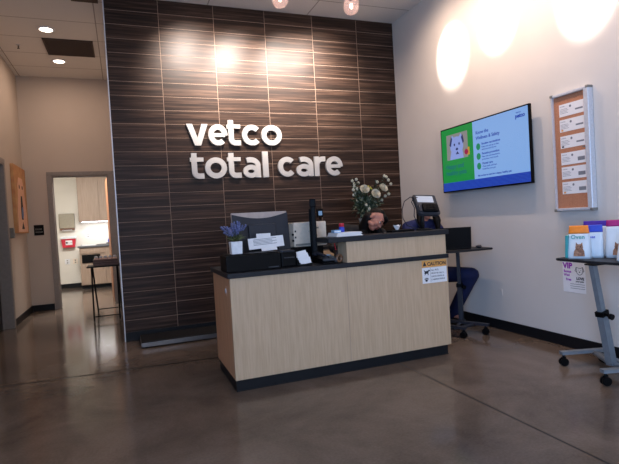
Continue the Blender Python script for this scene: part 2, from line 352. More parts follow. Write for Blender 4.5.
B(XL - .13, XL - .05, -8.5, -8.44, .2, 2.9).box(XL - .13, XL - .05, -5.96, -5.9, .2, 2.9).box(XL - .13, XL - .05, -7.23, -7.17, .2, 2.9).box(XL - .13, XL - .05, -8.5, -5.9, .2, .26).box(XL - .13, XL - .05, -8.5, -5.9, 2.84, 2.9).build('window_frame', 'alu', g)
# base strips
struct(B(XW - .012, XW, YF, 0, 0, .098, bev=.003), 'baseboard_right', 'base')
struct(B(.055, XW - .012, -.010, 0, 0, .10, bev=.003), 'baseboard_feature', 'base')
struct(B(XL, XL + .012, DY1 + .06, YB, 0, .098, bev=.003), 'baseboard_left', 'base')
struct(B(XL, XL + .012, YF, DY0 - .06, 0, .098, bev=.003), 'baseboard_street_side', 'base')
struct(B(XL, BX0 - .06, YB - .012, YB, 0, .098, bev=.003), 'baseboard_back', 'base')
# doorway in the left wall
def frame_lr():
    m = MB(); a, b = XL - .175, XL + .014
    m.box(a, b, DY1 - .028, DY1, 0, DZ); m.box(a, b, DY0, DY0 + .028, 0, DZ); m.box(a, b, DY0 + .028, DY1 - .028, DZ - .028, DZ)
    m.box(XL, XL + .018, DY1 - .01, DY1 + .052, 0, DZ - .01, bev=.003); m.box(XL, XL + .018, DY0 - .052, DY0 + .01, 0, DZ - .01, bev=.003); m.box(XL, XL + .018, DY0 - .052, DY1 + .052, DZ - .0099, DZ + .05, bev=.003)
    m.box(XL - .12, XL - .105, DY1 - .045, DY1 - .028, 0, DZ - .03); return m
struct(frame_lr(), 'trim_2', 'frame')
d2 = struct(B(XL - .165, XL - .122, DY0 + .03, DY1 - .03, .008, DZ - .03, bev=.003), 'door_2', 'ddoor')
MB().cyl((XL - .122, DY0 + .1, 1.0), (XL - .07, DY0 + .1, 1.0), .011).cyl((XL - .075, DY0 + .1, 1.0), (XL - .075, DY0 + .22, 1.0), .009).build('door_handle', 'steel', d2)
B(XL - .122, XL - .09, DY1 - .3, DY1 - .05, DZ - .1, DZ - .05, bev=.005).build('door_closer', 'black', d2)
# doorway in the back wall and the exam room behind it
m = MB(); y0, y1 = YB - .012, YB + .13
m.box(BX0, BX0 + .025, y0, y1, 0, BZ).box(BX1 - .025, BX1, y0, y1, 0, BZ).box(BX0 + .025, BX1 - .025, y0, y1, BZ - .025, BZ)
m.box(BX0 - .052, BX0 + .012, y0 - .006, YB, 0, BZ - .012, bev=.003).box(BX1 - .012, BX1 + .09, y0 - .006, YB, 0, BZ - .012, bev=.003).box(BX0 - .052, BX1 + .09, y0 - .006, YB, BZ - .0119, BZ + .045, bev=.003)
m.box(BX0 + .025, BX0 + .037, YB + .05, YB + .09, 0, BZ - .04).box(BX0 + .025, BX1 - .025, YB + .05, YB + .09, BZ - .04, BZ - .025)
struct(m, 'trim_3', 'frame')
d1m = Matrix.Translation((BX1 - .012, YB + .14, 0)) @ Matrix.Rotation(R(93.5), 4, 'Z')
d1 = struct(MB().box(0, .84, -.022, .022, .01, 2.13, bev=.003, mtx=d1m), 'door_1', 'woodd')
MB().cyl((.78, .02, 1.0), (.78, .07, 1.0), .011).cyl((.78, .065, 1.0), (.66, .065, 1.0), .009).move(d1m).build('door_handle', 'steel', d1)
EX0, EX1, EY, EH = -1.75, 1.5, 6.4, 2.75
struct(B(EX0, EX1, EY, EY + .1, 0, EH), 'wall_exam_back', 'exam')
struct(B(EX0 - .1, EX0, YB + .12, EY, 0, EH), 'wall_exam_left', 'exam')
struct(B(EX1, EX1 + .1, YB + .12, EY, 0, EH), 'wall_exam_right', 'exam')
struct(B(EX0, EX1, YB + .12, YB + .13, BZ, EH).box(EX0, BX0 - .0, YB + .12, YB + .13, 0, EH).box(BX1 + .01, EX1, YB + .12, YB + .13, 0, EH), 'wall_exam_front', 'exam')
struct(B(EX0, EX1, YB + .13, EY, EH, EH + .1), 'ceiling_exam', 'ceil')
struct(B(EX0, -.78, EY - .012, EY, 0, .098, bev=.003), 'baseboard_exam', 'base')

# ceiling fittings
def downlight(x, y, label, group):
    t = thing('ceiling_downlight', label, 'light', (x, y, H - .012), group)
    MB().lathe([(.075, -.0), (.098, -.0), (.1, .006), (.098, .012), (.075, .012), (.075, 0)], (x, y, H - .012), 28).build('trim_ring', 'white', t)
    MB().lathe([(.0, .004), (.076, .004), (.076, .011), (.0, .011)], (x, y, H - .012), 28).build('lens', 'disc', t)
    return t
downlight(*DOWN_C[0], 'round recessed ceiling light in front of the dark square vent, nearer the viewer', 'corridor downlights')
downlight(*DOWN_C[1], 'round recessed ceiling light behind the dark square vent, nearer the back doorway', 'corridor downlights')
for x, y in DOWN_M: downlight(x, y, 'round recessed ceiling light over the waiting room', 'waiting room downlights')
t = thing('ceiling_vent', 'dark square return air vent with slats in the corridor ceiling', 'vent', (-.42, 1.72, H - .02))
m = B(-.72, -.12, 1.415, 1.435, H - .016, H - .001).box(-.72, -.12, 2.01, 2.03, H - .016, H - .001).box(-.72, -.70, 1.415, 2.03, H - .016, H - .001).box(-.14, -.12, 1.415, 2.03, H - .016, H - .001); m.build('vent_frame', 'vent', t)
m = MB()
for k in range(24): y = 1.445 + k * .024; m.box(-.70, -.14, y, y + .012, H - .014, H - .004)
m.build('louvers', 'vent', t); B(-.70, -.14, 1.435, 2.01, H - .004, H - .001).build('backing', 'black', t)
solo(B(-.27, .0, -.1, .21, H - .014, H - .001, bev=.002), 'ceiling_grille', 'vent', 'small dark ceiling grille above the corner edge of the tiled wall', 'vent')
t = thing('fire_sprinkler', 'small sprinkler head hanging from the corridor ceiling near the left wall', 'sprinkler', (-1.04, 1.75, H - .045))
MB().lathe([(.0, .04), (.028, .04), (.026, .045), (.0, .045)], (-1.04, 1.75, H - .045)).build('escutcheon', 'white', t)
MB().cyl((-1.04, 1.75, H - .035), (-1.04, 1.75, H - .004), .007).cyl((-1.04, 1.75, H - .046), (-1.04, 1.75, H - .042), .016).build('sprinkler_nozzle', 'vent', t)
# pendants
for (x, z), lab in zip([(1.326, 2.900), (1.928, 2.905)], ['clear glass globe pendant bulb, the one nearer the corridor', 'clear glass globe pendant bulb, the one nearer the white wall']):
    y = -2.1; t = thing('pendant_lamp', lab, 'lamp', (x, y, z - .06), 'pendant lamps over the reception desk')
    MB().ell((x, y, z), (.064, .064, .072)).build('glass_bulb', 'globe', t)
    MB().ell((x, y, z), (.013, .013, .024), sub=2).build('filament', 'hot', t)
    MB().lathe([(.0, .05), (.02, .052), (.022, .11), (.014, .125), (.0, .125)], (x, y, z)).build('socket', 'blackm', t)
    MB().cyl((x, y, z + .12), (x, y, H - .02), .003, seg=8).build('cord', 'black', t)
    MB().cyl((x, y, H - .022), (x, y, H - .001), .06).build('canopy', 'blackm', t)
    lamp('POINT', (x, y, z), 2.2, WARM, size=.02, name='pendant_bulb')
# tracks (above the frame)
def track(a, b, heads, label):
    t = thing('track_light_bar', label, 'light', a)
    MB().box(min(a[0], b[0]) - .018, max(a[0], b[0]) + .018, min(a[1], b[1]) - .018, max(a[1], b[1]) + .018, H - .03, H - .001).build('track_rail', 'white', t)
    for p, q in heads:
        d = (Vector(q) - Vector(p)).normalized(); p = Vector(p)
        c = MB().cyl(p - d * .13, p - d * .02, .042, .045, cap=False); c.cyl(p - d * .13, p - d * .125, .042); c.cyl(p - d * .09 + Vector((0, 0, .02)), (p.x - d.x * .09, p.y - d.y * .09, H - .03), .01); c.build('spot_head', 'white', t)
track((.5, -1.0, H - .03), (2.8, -1.0, H), [((x, -1.0, H - .2), (x, 0, z)) for x, z, w in TRACK_F], 'white track rail with four heads aimed at the tiled wall')
track((2.88, -3.4, H - .03), (2.88, -1.06, H), [((2.88, y, H - .2), (XW, y, z)) for y, z, w in TRACK_R], 'white track rail with three heads aimed at the white wall')

# ------------------------------------------------------------------ wall sign
T = .036; sg = thing('wall_sign', 'raised white letters reading vetco total care on the dark tiled wall', 'sign', (1.79, -.002, 1.74))
def arc(cx, cy, rx, ry, a0, a1, n=26): return [(cx + rx * math.cos(R(a0 + (a1 - a0) * i / n)), cy + ry * math.sin(R(a0 + (a1 - a0) * i / n))) for i in range(n + 1)]
XH = .240; SW = .060
def lmx(x, z): return face_mtx((x, -.004, z), (1, 0, 0), (0, 0, 1))
def letter(ch, x0, x1, z, xh=XH, tall=None):
    w = x1 - x0; m = MB(); h = SW / 2; mt = lmx(x0, z); r_x = w / 2 - h; r_y = xh / 2 - h; cx, cy = w / 2, xh / 2
    S = lambda pts, wd=SW, tt=T: m.stroke(pts, wd, tt, mt)
    if ch == 'v':
        m.prism([(0, xh), (w / 2 - .035, 0), (w / 2 + .035, 0), (w, xh), (w - .066, xh), (w / 2, .085), (.066, xh)], T, mt)
    elif ch == 'o': S(arc(cx, cy, r_x, r_y, 0, 360, 40))
    elif ch == 'c': S(arc(cx + .006, cy, r_x + .006, r_y, 42, 318, 34))
    elif ch == 'e':
        S(arc(cx, cy, r_x, r_y, -4, 312, 38)); m.prism([(h, cy - .022), (w - h * 1.0, cy - .022), (w - h * 1.0, cy + .020), (h, cy + .020)], T * .97, mt)
    elif ch == 't':
        H_ = tall or .30; b = SW * .78
        S([(b, H_), (b, .075)] + [(b + .055 - .055 * math.cos(R(a)), .075 - .046 * math.sin(R(a))) for a in range(15, 91, 15)] + [(w - .012, .031)])
        m.prism([(0, xh - .045), (w - .012, xh - .045), (w - .012, xh), (0, xh)], T * .97, mt)
    elif ch == 'l': m.prism([(0.012, 0), (w - .012, 0), (w - .012, .305), (.012, .305)], T, mt)
    elif ch == 'a':
        S(arc(w / 2 - .008, .074, w / 2 - h - .012, .074 - h + .005, 0, 360, 30), SW * .92, T * .97)
        S([(w - h, 0), (w - h, xh - .095)] + [(cx - .012 + (w / 2 - h + .012) * math.cos(R(a)), xh - .1 + (.1 - h) * math.sin(R(a))) for a in range(10, 126, 12)], SW)
    elif ch == 'r':
        m.prism([(0, 0), (SW, 0), (SW, xh), (0, xh)], T * .97, mt)
        S([(h, xh * .45)] + [(h + .082 - .082 * math.cos(R(a)), xh * .5 + (xh * .5 - h) * math.sin(R(a))) for a in range(20, 91, 14)] + [(w - .0, xh - h)], SW * .98)
    m.build('letter', 'signw', sg)
for ch, a, b in [('v', .834, 1.072), ('e', 1.076, 1.296), ('t', 1.292, 1.462), ('c', 1.468, 1.693), ('o', 1.702, 1.954)]: letter(ch, a, b, 2.121, .242, .292)
for ch, a, b in [('t', .851, 1.015), ('o', 1.016, 1.266), ('t', 1.274, 1.446), ('a', 1.451, 1.668), ('l', 1.684, 1.777), ('c', 1.886, 2.105), ('a', 2.112, 2.338), ('r', 2.357, 2.504), ('e', 2.510, 2.737)]: letter(ch, a, b, 1.744, .240, .290)

# ------------------------------------------------------------------ reception desk
X0, X1, Y0, Y1 = .79, 2.652, -2.2, -1.50
dk = thing('reception_desk', 'pale maple reception desk with charcoal worktop and raised ledge', 'desk', (1.7, -1.8, 0))
B(X0, X1, Y0, Y0 + .025, .082, .82, bev=.002).build('front_panel', 'maple', dk)
B(X0, X0 + .025, Y0 + .025, Y1, .082, .82, bev=.002).build('side_panel', 'maple_warm_lit', dk, label='maple end panel coloured as warmly lit')
B(X1 - .025, X1, Y0 + .025, Y1, .082, .82, bev=.002).build('side_panel', 'maple_warm_lit', dk)
B(X0 + .006, X1 - .03, Y0 + .010, Y1 - .03, 0, .082).box(X0 + .003, X1 - .027, Y0 + .007, Y1 - .027, 0, .006).build('toe_kick', 'base', dk)
B(X0 - .018, X1 + .008, Y0 - .014, Y1 + .02, .82, .855, bev=.004).build('worktop', 'counter', dk)
B(1.72, 2.645, Y0, Y0 + .17, .855, 1.02, bev=.002).build('riser', 'maple', dk)
B(1.565, 2.67, Y0 - .016, Y0 + .255, 1.02, 1.06, bev=.004).build('raised_ledge', 'counter', dk)
B(1.708, 1.7105, Y0 - .0015, Y0, .085, .819).build('panel_seam', 'cabinet', dk)
lk = MB().cyl((X0 - .006, -2.04, .715), (X0 + .002, -2.04, .715), .018); o = lk.build('grommet', 'alu', dk); B(X0 - .003, X0 + .001, -2.065, -2.015, .68, .75, bev=.001).build('outlet_plate', 'maple_warm_lit', dk)

# caution sign on the desk end
cs = thing('caution_sign', 'orange and white caution notice with a dog symbol on the desk front', 'sign', (2.52, Y0 - .002, .62))
B(2.397, 2.639, Y0 - .0025, Y0 - .0005, .757, .812).build('header_panel', 'amber', cs)
B(2.397, 2.639, Y0 - .0022, Y0 - .0004, .622, .752).build('lower_panel', 'paper', cs)
MB().text('CAUTION', .041, face_mtx((2.447, Y0 - .003, .768), (1, 0, 0), (0, 0, 1)), bold=.0012).prism([(0, 0), (.038, 0), (.019, .036)], .001, face_mtx((2.403, Y0 - .003, .767), (1, 0, 0), (0, 0, 1))).build('lettering', 'ink', cs)
m = MB(); fm = face_mtx((2.405, Y0 - .0028, .69), (1, 0, 0), (0, 0, 1))
m.prism([(.012, .018), (.018, .006), (.012, .0), (.018, .0), (.024, .012), (.042, .014), (.046, .0), (.052, .0), (.05, .018), (.056, .032), (.068, .034), (.068, .040), (.056, .046), (.048, .038), (.024, .034), (.010, .044), (.008, .040), (.016, .03)], .0008, fm)
fm = face_mtx((2.435, Y0 - .0028, .65), (1, 0, 0), (0, 0, 1))
m.prism(arc(0, -.004, .012, .010, 0, 340, 14), .0008, fm)
for px, py in [(-.014, .008), (-.005, .014), (.006, .014), (.015, .008)]: m.prism(arc(px, py, .0045, .006, 0, 330, 10), .0008, fm)
m.box(2.477, 2.4785, Y0 - .003, Y0 - .002, .628, .748); m.build('pictogram', 'ink', cs)
m = MB()
for i, s in enumerate(['ALL PETS', 'MUST BE ON A', 'LEASH OR IN A', 'CARRIER INSIDE']): m.text(s, .0185,  face_mtx((2.484, Y0 - .003, .722 - i * .026), (1, 0, 0), (0, 0, 1)))
m.build('notice_text', 'ink', cs)

Z = .856   # worktop height
# black file tray, plant, papers
t = thing('desk_organizer', 'long low black tray box at the front corner of the worktop', 'box', (1.0, -2.0, Z))
B(.785, 1.20, -2.14, -1.90, Z, Z + .12, bev=.006).build('box_body', 'black', t)
B(.80, 1.185, -2.125, -1.915, Z + .12, Z + .128, bev=.003).build('lid', 'black', t)
B(1.10, 1.18, -2.143, -2.138, Z + .012, Z + .02).build('label_slot', 'gun', t)
ZB = Z + .1285
t = thing('potted_lavender', 'artificial lavender in a small square white pot on the black box', 'plant', (.885, -2.03, ZB))
cx, cy = .885, -2.03
m = MB()
for (h0, h1, w0, w1) in [(0, .092, .039, .043)]:
    a = [m.b.verts.new((cx + sx * w0, cy + sy * w0, ZB + h0)) for sx, sy in ((-1, -1), (1, -1), (1, 1), (-1, 1))]; b = [m.b.verts.new((cx + sx * w1, cy + sy * w1, ZB + h1)) for sx, sy in ((-1, -1), (1, -1), (1, 1), (-1, 1))]
    m.b.faces.new(a[::-1]); m.b.faces.new(b)
    for i in range(4): m.b.faces.new((a[i], a[(i + 1) % 4], b[(i + 1) % 4], b[i]))
m.build('pot', 'white', t)
st, bl, lf = MB(), MB(), MB()
for i in range(34):
    a = random.uniform(0, 2 * math.pi); l = random.uniform(.02, .115); h = random.uniform(.09, .165)
    p0 = Vector((cx + .02 * math.cos(a), cy + .02 * math.sin(a), ZB + .09)); p2 = Vector((cx + l * math.cos(a), cy + l * .8 * math.sin(a), ZB + .09 + h * (1 - l * 2.5))); p1 = (p0 + p2) / 2 + Vector((0, 0, .015))
    st.tube([p0, p1, p2], .0014, 5)
    d = (p2 - p1).normalized()
    for k in range(7):
        q = p2 - d * .008 * k; bl.ell(q + Vector((random.uniform(-1, 1), random.uniform(-1, 1), random.uniform(-1, 1))) * .004, (.0075, .0075, .007), sub=1)
for i in range(44):
    a = random.uniform(0, 2 * math.pi); l = random.uniform(.03, .085); z = random.uniform(.01, .06)
    p0 = Vector((cx, cy, ZB + .09)); p1 = Vector((cx + l * .5 * math.cos(a), cy + l * .5 * math.sin(a), ZB + .1 + z * .7)); p2 = Vector((cx + l * math.cos(a), cy + l * math.sin(a), ZB + .09 + z))
    lf.tube([p0, p1, p2], .005, 5, taper=.0008)
st.build('stems', 'leaf', t); bl.build('blossoms', 'lav', t); lf.build('leaves', 'lavleaf', t)
def sheet(name, label, c, w, h, tilt, yaw=0, roll=0, lines=0, m_='paper'):
    mt = Matrix.Translation(c) @ Matrix.Rotation(yaw, 4, 'Z') @ Matrix.Rotation(roll, 4, 'Y') @ Matrix.Rotation(tilt, 4, 'X')
    o = solo(MB().box(-w / 2, w / 2, -.0012, .0012, 0, h, mtx=mt), name, m_, label, 'paper')
    if lines:
        q = MB()
        for i in range(lines): q.box(-w * .36, w * (.3 - .12 * (i % 2)), -.0018, -.0012, h * (.82 - .62 * i / lines), h * (.82 - .62 * i / lines) + .004, mtx=mt)
        q.build('printed_lines', 'inkg', o)
    return o
sheet('paper_sheet', 'wide white printed sheet propped up behind the black box', (1.155, -1.93, ZB + .022), .285, .088, R(-12), R(-4), R(-3), 5)
sheet('paper_slip', 'small white slip sticking up behind the wide printed sheet', (1.145, -1.885, ZB + .092), .115, .045, R(-12), R(-6))
sheet('paper_note', 'narrow white note hanging below the wide printed sheet', (1.165, -1.965, ZB + .002), .122, .026, R(-30), R(-8), R(-3))
t = thing('document_stand', 'black wire document stand holding the white sheets', 'stand', (1.15, -1.88, Z + .12))
B(1.04, 1.26, -1.90, -1.885, ZB, ZB + .085, bev=.002, mtx=None).build('back_plate', 'black', t)
B(1.08, 1.19, -1.895, -1.82, Z, Z + .13, bev=.003).build('stand_base', 'black', t)
# receipt printer, black
t = thing('receipt_printer', 'squat black receipt printer between the tray box and the card holder', 'printer', (1.31, -1.98, Z))
B(1.212, 1.338, -2.11, -1.86, Z, Z + .115, bev=.012).build('printer_body', 'black', t)
B(1.225, 1.328, -2.10, -1.95, Z + .115, Z + .127, bev=.006).build('cover', 'dkgrey', t)
B(1.235, 1.318, -2.113, -2.108, Z + .07, Z + .076).build('paper_slot', 'gun', t)
# monitor seen from behind
t = thing('computer_monitor', 'dark monitor seen from behind with a pale curved top band, beside the lavender', 'monitor', (1.17, -1.74, Z))
mt = Matrix.Translation((1.168, -1.74, 1.133)) @ Matrix.Rotation(R(4), 4, 'Z') @ Matrix.Rotation(R(-8), 4, 'X')
MB().box(-.242, .242, .0, .018, -.165, .165, bev=.004, mtx=mt).build('bezel', mat('pale_bezel_plastic', (176, 160, 152), .45), t)
B(-.225, .225, .018, .0195, -.15, .15, mtx=mt).build('screen', 'black', t)
pts = [(-.238, -.163), (.238, -.163), (.240, .150)] + [(.240 - .48 * i / 14, .150 - .040 * math.sin(math.pi * i / 14)) for i in range(1, 14)] + [(-.240, .150)]
mm = mt @ Matrix.Translation((0, -.001, 0)) @ face_mtx((0, 0, 0), (1, 0, 0), (0, 0, 1))
m = MB().prism(pts, .016, mm); m.build('rear_shell', 'dkgrey', t)
MB().box(-.12, .12, -.045, -.015, -.14, .06, bev=.012, mtx=mt).build('rear_housing', 'dkgrey', t)
B(1.14, 1.20, -1.725, -1.70, Z + .01, Z + .22, bev=.005).build('stand_neck', 'black', t)
B(1.05, 1.29, -1.80, -1.62, Z, Z + .012, bev=.004).build('stand_base', 'black', t)
# second monitor, edge on
ang = math.atan2(3.87, 1.52); c = Vector((1.607, -1.815, 0)); rot = Matrix.Translation(c) @ Matrix.Rotation(ang, 4, 'Z')
t = thing('slim_monitor', 'tall black monitor turned edge on beside the beige printer', 'monitor', (1.607, -1.815, Z))
MB().box(-.125, .125, -.022, .020, Z + .06, 1.375, bev=.008, mtx=rot).build('monitor_panel', 'black', t)
MB().box(-.08, .08, .018, .036, Z + .12, 1.30, bev=.010, mtx=rot).build('rear_housing', 'black', t)
MB().box(-.14, -.10, -.026, .026, 1.31, 1.38, bev=.008, mtx=rot).build('webcam', 'black', t)
MB().box(-.03, .03, -.015, .03, Z + .01, Z + .14, bev=.005, mtx=rot).build('stand_neck', 'black', t)
MB().lathe([(0, 0), (.07, 0), (.07, .008), (.03, .018), (0, .018)], (c.x, c.y, Z)).build('stand_base', 'black', t)
t = thing('handheld_scanner', 'small black gadget with a pale blue screen beside the edge-on monitor', 'scanner', (1.70, -1.5, Z))
B(1.775, 1.83, -1.50, -1.465, 1.225, 1.305, bev=.008).build('scanner_head', 'black', t); B(1.783, 1.818, -1.503, -1.499, 1.243, 1.283).build('screen', 'bscreen', t)
MB().cyl((1.805, -1.48, Z + .01), (1.805, -1.48, 1.24), .007).lathe([(0, 0), (.04, 0), (.04, .01), (0, .012)], (1.805, -1.48, Z)).build('stand', 'black', t)
# beige printer on its black stand
t = thing('black_equipment_box', 'low black equipment box under the beige printer', 'box', (1.53, -1.7, Z))
B(1.375, 1.73, -1.70, -1.46, Z, Z + .122, bev=.006).build('box_body', 'black', t); B(1.40, 1.48, -1.703, -1.698, Z + .06, Z + .07).build('vent_slot', 'gun', t)
t = thing('label_printer', 'beige boxy printer with a grey end on the black equipment box', 'printer', (1.56, -1.7, Z + .11))
pm = Matrix.Translation((1.598, -1.585, Z + .1225)) @ Matrix.Rotation(R(3), 4, 'Z')
MB().box(-.135, .175, -.10, .12, 0, .212, bev=.010, mtx=pm).build('printer_body', 'beige', t)
MB().box(-.175, -.133, -.085, .11, .0, .205, bev=.012, mtx=pm).build('end_cover', 'beiged', t)
MB().box(-.125, .165, -.106, -.098, .012, .028, bev=.002, mtx=pm).build('front_tray', 'beiged', t)
m = MB()
for i in range(4): m.box(-.150 + (i % 2) * .022, -.138 + (i % 2) * .022, -.104, -.086, .05 + i * .026, .066 + i * .026, mtx=pm)
m.build('port', 'black', t)
MB().box(.02, .09, -.1025, -.099, .09, .094, mtx=pm).box(.0, .06, -.1025, -.099, .13, .133, mtx=pm).box(.08, .1, -.103, -.099, .15, .165, mtx=pm).build('printed_lines', 'grey', t)
# card holder and cards
t = thing('card_holder', 'small black holder of white cards at the front of the worktop', 'holder', (1.41, -2.11, Z))
cm = Matrix.Translation((1.395, -2.11, Z + .003)) @ Matrix.Rotation(R(-8), 4, 'Z')
MB().box(-.06, .055, -.03, .035, 0, .012, mtx=cm).box(-.06, .055, .02, .035, 0, .085, mtx=cm).box(-.06, -.054, -.03, .035, 0, .05, mtx=cm).build('holder_body', 'black', t)
gr = 'white cards in the black holder'
for i, (dx, dz, rr) in enumerate([(-.012, .052, -10), (-.004, .034, -6), (.004, .016, -12), (.012, .0, -7)]):
    c_ = cm @ Matrix.Translation((dx, .012 - i * .009, .013 + dz)) @ Matrix.Rotation(R(rr), 4, 'Y') @ Matrix.Rotation(R(-16), 4, 'X')
    solo(MB().box(-.042, .042, -.0015, .0015, 0, .048, mtx=c_), 'business_card', 'paper', 'white business card fanned in the black holder on the worktop', 'card', gr)
# clutter under the raised ledge
t = thing('desk_telephone', 'black desk telephone behind the cards, partly under the raised ledge', 'telephone', (1.66, -1.9, Z))
tm = Matrix.Translation((1.63, -2.0, Z)) @ Matrix.Rotation(R(10), 4, 'Z')
m = MB(); pr = [(-.10, 0), (.10, 0), (.10, .045), (-.10, .015)]
m.prism([(-.09, 0), (.09, 0), (.09, .05), (-.09, .02)], .15, tm @ face_mtx((-.075, 0, 0), (0, 1, 0), (0, 0, 1))); m.build('phone_base', 'black', t)
MB().tube([tm @ Vector((-.05, -.09, .045)), tm @ Vector((-.05, -.05, .058)), tm @ Vector((-.05, .05, .075)), tm @ Vector((-.05, .09, .08))], .014, 10).ell(tm @ Vector((-.05, -.085, .037)), (.022, .024, .018)).ell(tm @ Vector((-.05, .085, .07)), (.022, .024, .018)).build('handset', 'dkgrey', t)
m = MB()
for i in range(3):
    for j in range(4): m.box(.0 + i * .022, .014 + i * .022, -.07 + j * .022, -.056 + j * .022, .03 + j * .006, .036 + j * .006, mtx=tm)
m.build('keypad', 'grey', t); B(0, .06, .03, .07, .048, .056, mtx=tm).build('display', 'bscreen', t)
t = thing('pen_cup', 'brown cup of pens beside the edge-on monitor base', 'cup', (1.60, -1.62, Z))
MB().lathe([(0, 0), (.034, 0), (.038, .09), (.035, .09), (.031, .006), (0, .006)], (1.765, -1.93, Z)).build('cup_body', mat('amber_brown_cup', (72, 48, 36), .5), t); t.location = (1.765, -1.93, Z)
for ch in t.children: ch.location = Vector((1.60, -1.62, Z)) - t.location
for i, (dx, dy, mm_) in enumerate([(.012, .0, 'blue'), (-.012, .008, 'red'), (.0, -.012, 'black')]):
    solo(MB().cyl((1.765 + dx * .6, -1.93 + dy * .6, Z + .008), (1.765 + dx * 1.8, -1.93 + dy * 1.8, Z + .145), .004, seg=8), 'pen', mm_, '%s pen standing in the brown cup' % ['blue', 'red', 'black'][i], 'pen')
t = thing('stapler', 'small black stapler on the worktop below the ledge', 'stapler', (1.56, -2.08, Z))
B(1.535, 1.66, -2.16, -2.12, Z, Z + .012, bev=.003).build('stapler_base', 'black', t); B(1.54, 1.655, -2.155, -2.125, Z + .022, Z + .042, bev=.006).build('stapler_arm', 'gun', t); B(1.64, 1.658, -2.153, -2.127, Z + .011, Z + .025).build('hinge', 'gun', t)
t = thing('tape_roll', 'amber roll of tape on the worktop beside the riser', 'tape', (1.685, -2.09, Z))
MB().lathe([(.018, 0), (.034, 0), (.034, .02), (.018, .02), (.018, 0)], (1.675, -2.13, Z + .036), ax=(.35, -1, 0)).build('tape_ring', mat('amber_tape', (120, 86, 62), .35), t)

# on the raised ledge
ZL = 1.061
for i in range(5):
    o = sheet('paper_pad', ['lowest white booklet in the pile on the ledge end', 'second white booklet from the bottom of the ledge pile', 'middle white booklet of the ledge pile', 'white booklet under the top one of the ledge pile', 'top white booklet of the ledge pile'][i], (0, 0, 0), .01, .01, 0)
    me = B(1.655 + .004 * i, 1.885 - .006 * (i % 3), -2.17 + .003 * i, -1.98 + .003 * i, ZL + i * .0062, ZL + .0058 + i * .0062, bev=.001); bpy.data.objects.remove(o)
    o = solo(me, 'booklet', 'paper', ['lowest white booklet in the pile on the ledge', 'second booklet from the bottom of the ledge pile', 'middle white booklet of the ledge pile', 'white booklet just under the top one of the ledge pile', 'top white booklet of the pile on the ledge'][i], 'booklet', 'booklets piled on the raised ledge')
ZP = ZL + .0312
t = thing('pill_box', 'small pale blue carton at the end of the booklet pile', 'carton', (1.68, -2.08, ZP))
B(1.662, 1.722, -2.11, -2.05, ZP, ZP + .022, bev=.001).build('carton', mat('pale_blue_carton', (130, 170, 205), .5), t); B(1.664, 1.72, -2.1105, -2.11, ZP + .006, ZP + .013).build('printed_band', 'paper', t)
t = thing('hand_sanitizer', 'small blue bottle with a red cap on the booklet pile', 'bottle', (1.76, -2.0, ZP))
MB().lathe([(0, 0), (.02, 0), (.022, .004), (.022, .035), (.016, .045), (0, .045)], (1.765, -2.03, ZP)).build('bottle_body', 'blue', t)
MB().lathe([(0, .045), (.021, .045), (.021, .068), (.018, .072), (0, .072)], (1.765, -2.03, ZP)).build('cap', 'red', t)
t = thing('tissue_box', 'flat black tissue box with a white tissue on the ledge, beside the payment terminal', 'box', (2.33, -2.0, ZL))
B(2.22, 2.44, -2.05, -1.955, ZL, ZL + .018, bev=.004).build('box_body', 'black', t)
m = MB(); pc = Vector((2.30, -2.0, ZL + .018))
vs = [m.b.verts.new(pc + Vector((.012 * math.cos(a), .01 * math.sin(a), 0))) for a in [k * math.pi / 5 for k in range(10)]]
vt = [m.b.verts.new(pc + Vector(((.03 + .008 * (k % 2)) * math.cos(a), (.024 + .008 * (k % 2)) * math.sin(a), .03 + .014 * ((k * 3) % 4) / 3))) for k, a in enumerate([k * math.pi / 5 for k in range(10)])]
ct = m.b.verts.new(pc + Vector((0, 0, .018)))
for k in range(10):
    m.b.faces.new((vs[k], vs[(k + 1) % 10], vt[(k + 1) % 10], vt[k])); m.b.faces.new((vt[k], vt[(k + 1) % 10], ct))
m.build('tissue', 'paper', t)
# payment terminal
t = thing('payment_terminal', 'grey payment terminal with a bright tilted screen on the raised ledge', 'payment terminal', (2.62, -2.02, ZL))
km = Matrix.Translation((2.612, -2.0, 1.283)) @ Matrix.Rotation(R(-12), 4, 'Z') @ Matrix.Rotation(R(4), 4, 'Y') @ Matrix.Rotation(R(-32), 4, 'X')
m = MB().prism([(-.118, .085), (-.092, -.10), (-.07, -.112), (.085, -.112), (.105, -.10), (.092, .085), (.08, .095), (-.108, .095)], .042, km @ face_mtx((0, .025, 0), (1, 0, 0), (0, 0, 1)))
bmesh.ops.bevel(m.b, geom=list(m.b.edges), offset=.006, segments=2, affect='EDGES'); m.build('terminal_body', 'gun', t)
MB().prism([(-.086, .012), (.062, .012), (.060, .076), (-.092, .076)], .002, km @ face_mtx((0, -.0175, 0), (1, 0, 0), (0, 0, 1))).build('screen', 'screen', t)
MB().box(-.06, .085, -.045, -.018, -.095, -.012, bev=.014, mtx=km).build('keypad_shield', 'black', t)
m = MB()
for i in range(3):
    for j in range(3): m.box(-.03 + i * .03, -.012 + i * .03, -.049, -.044, -.082 + j * .022, -.068 + j * .022, mtx=km)
m.build('keypad', 'black', t)
MB().box(-.09, -.062, -.03, -.016, -.09, -.02, bev=.004, mtx=km).build('card_slot', 'dkgrey', t)
MB().cyl((2.555, -2.0, ZL + .012), (2.575, -1.985, 1.26), .018).build('stand_pole', 'blackm', t)
MB().lathe([(0, 0), (.07, 0), (.068, .010), (.028, .016), (0, .016)], (2.56, -2.02, ZL)).build('stand_foot', 'blackm', t)
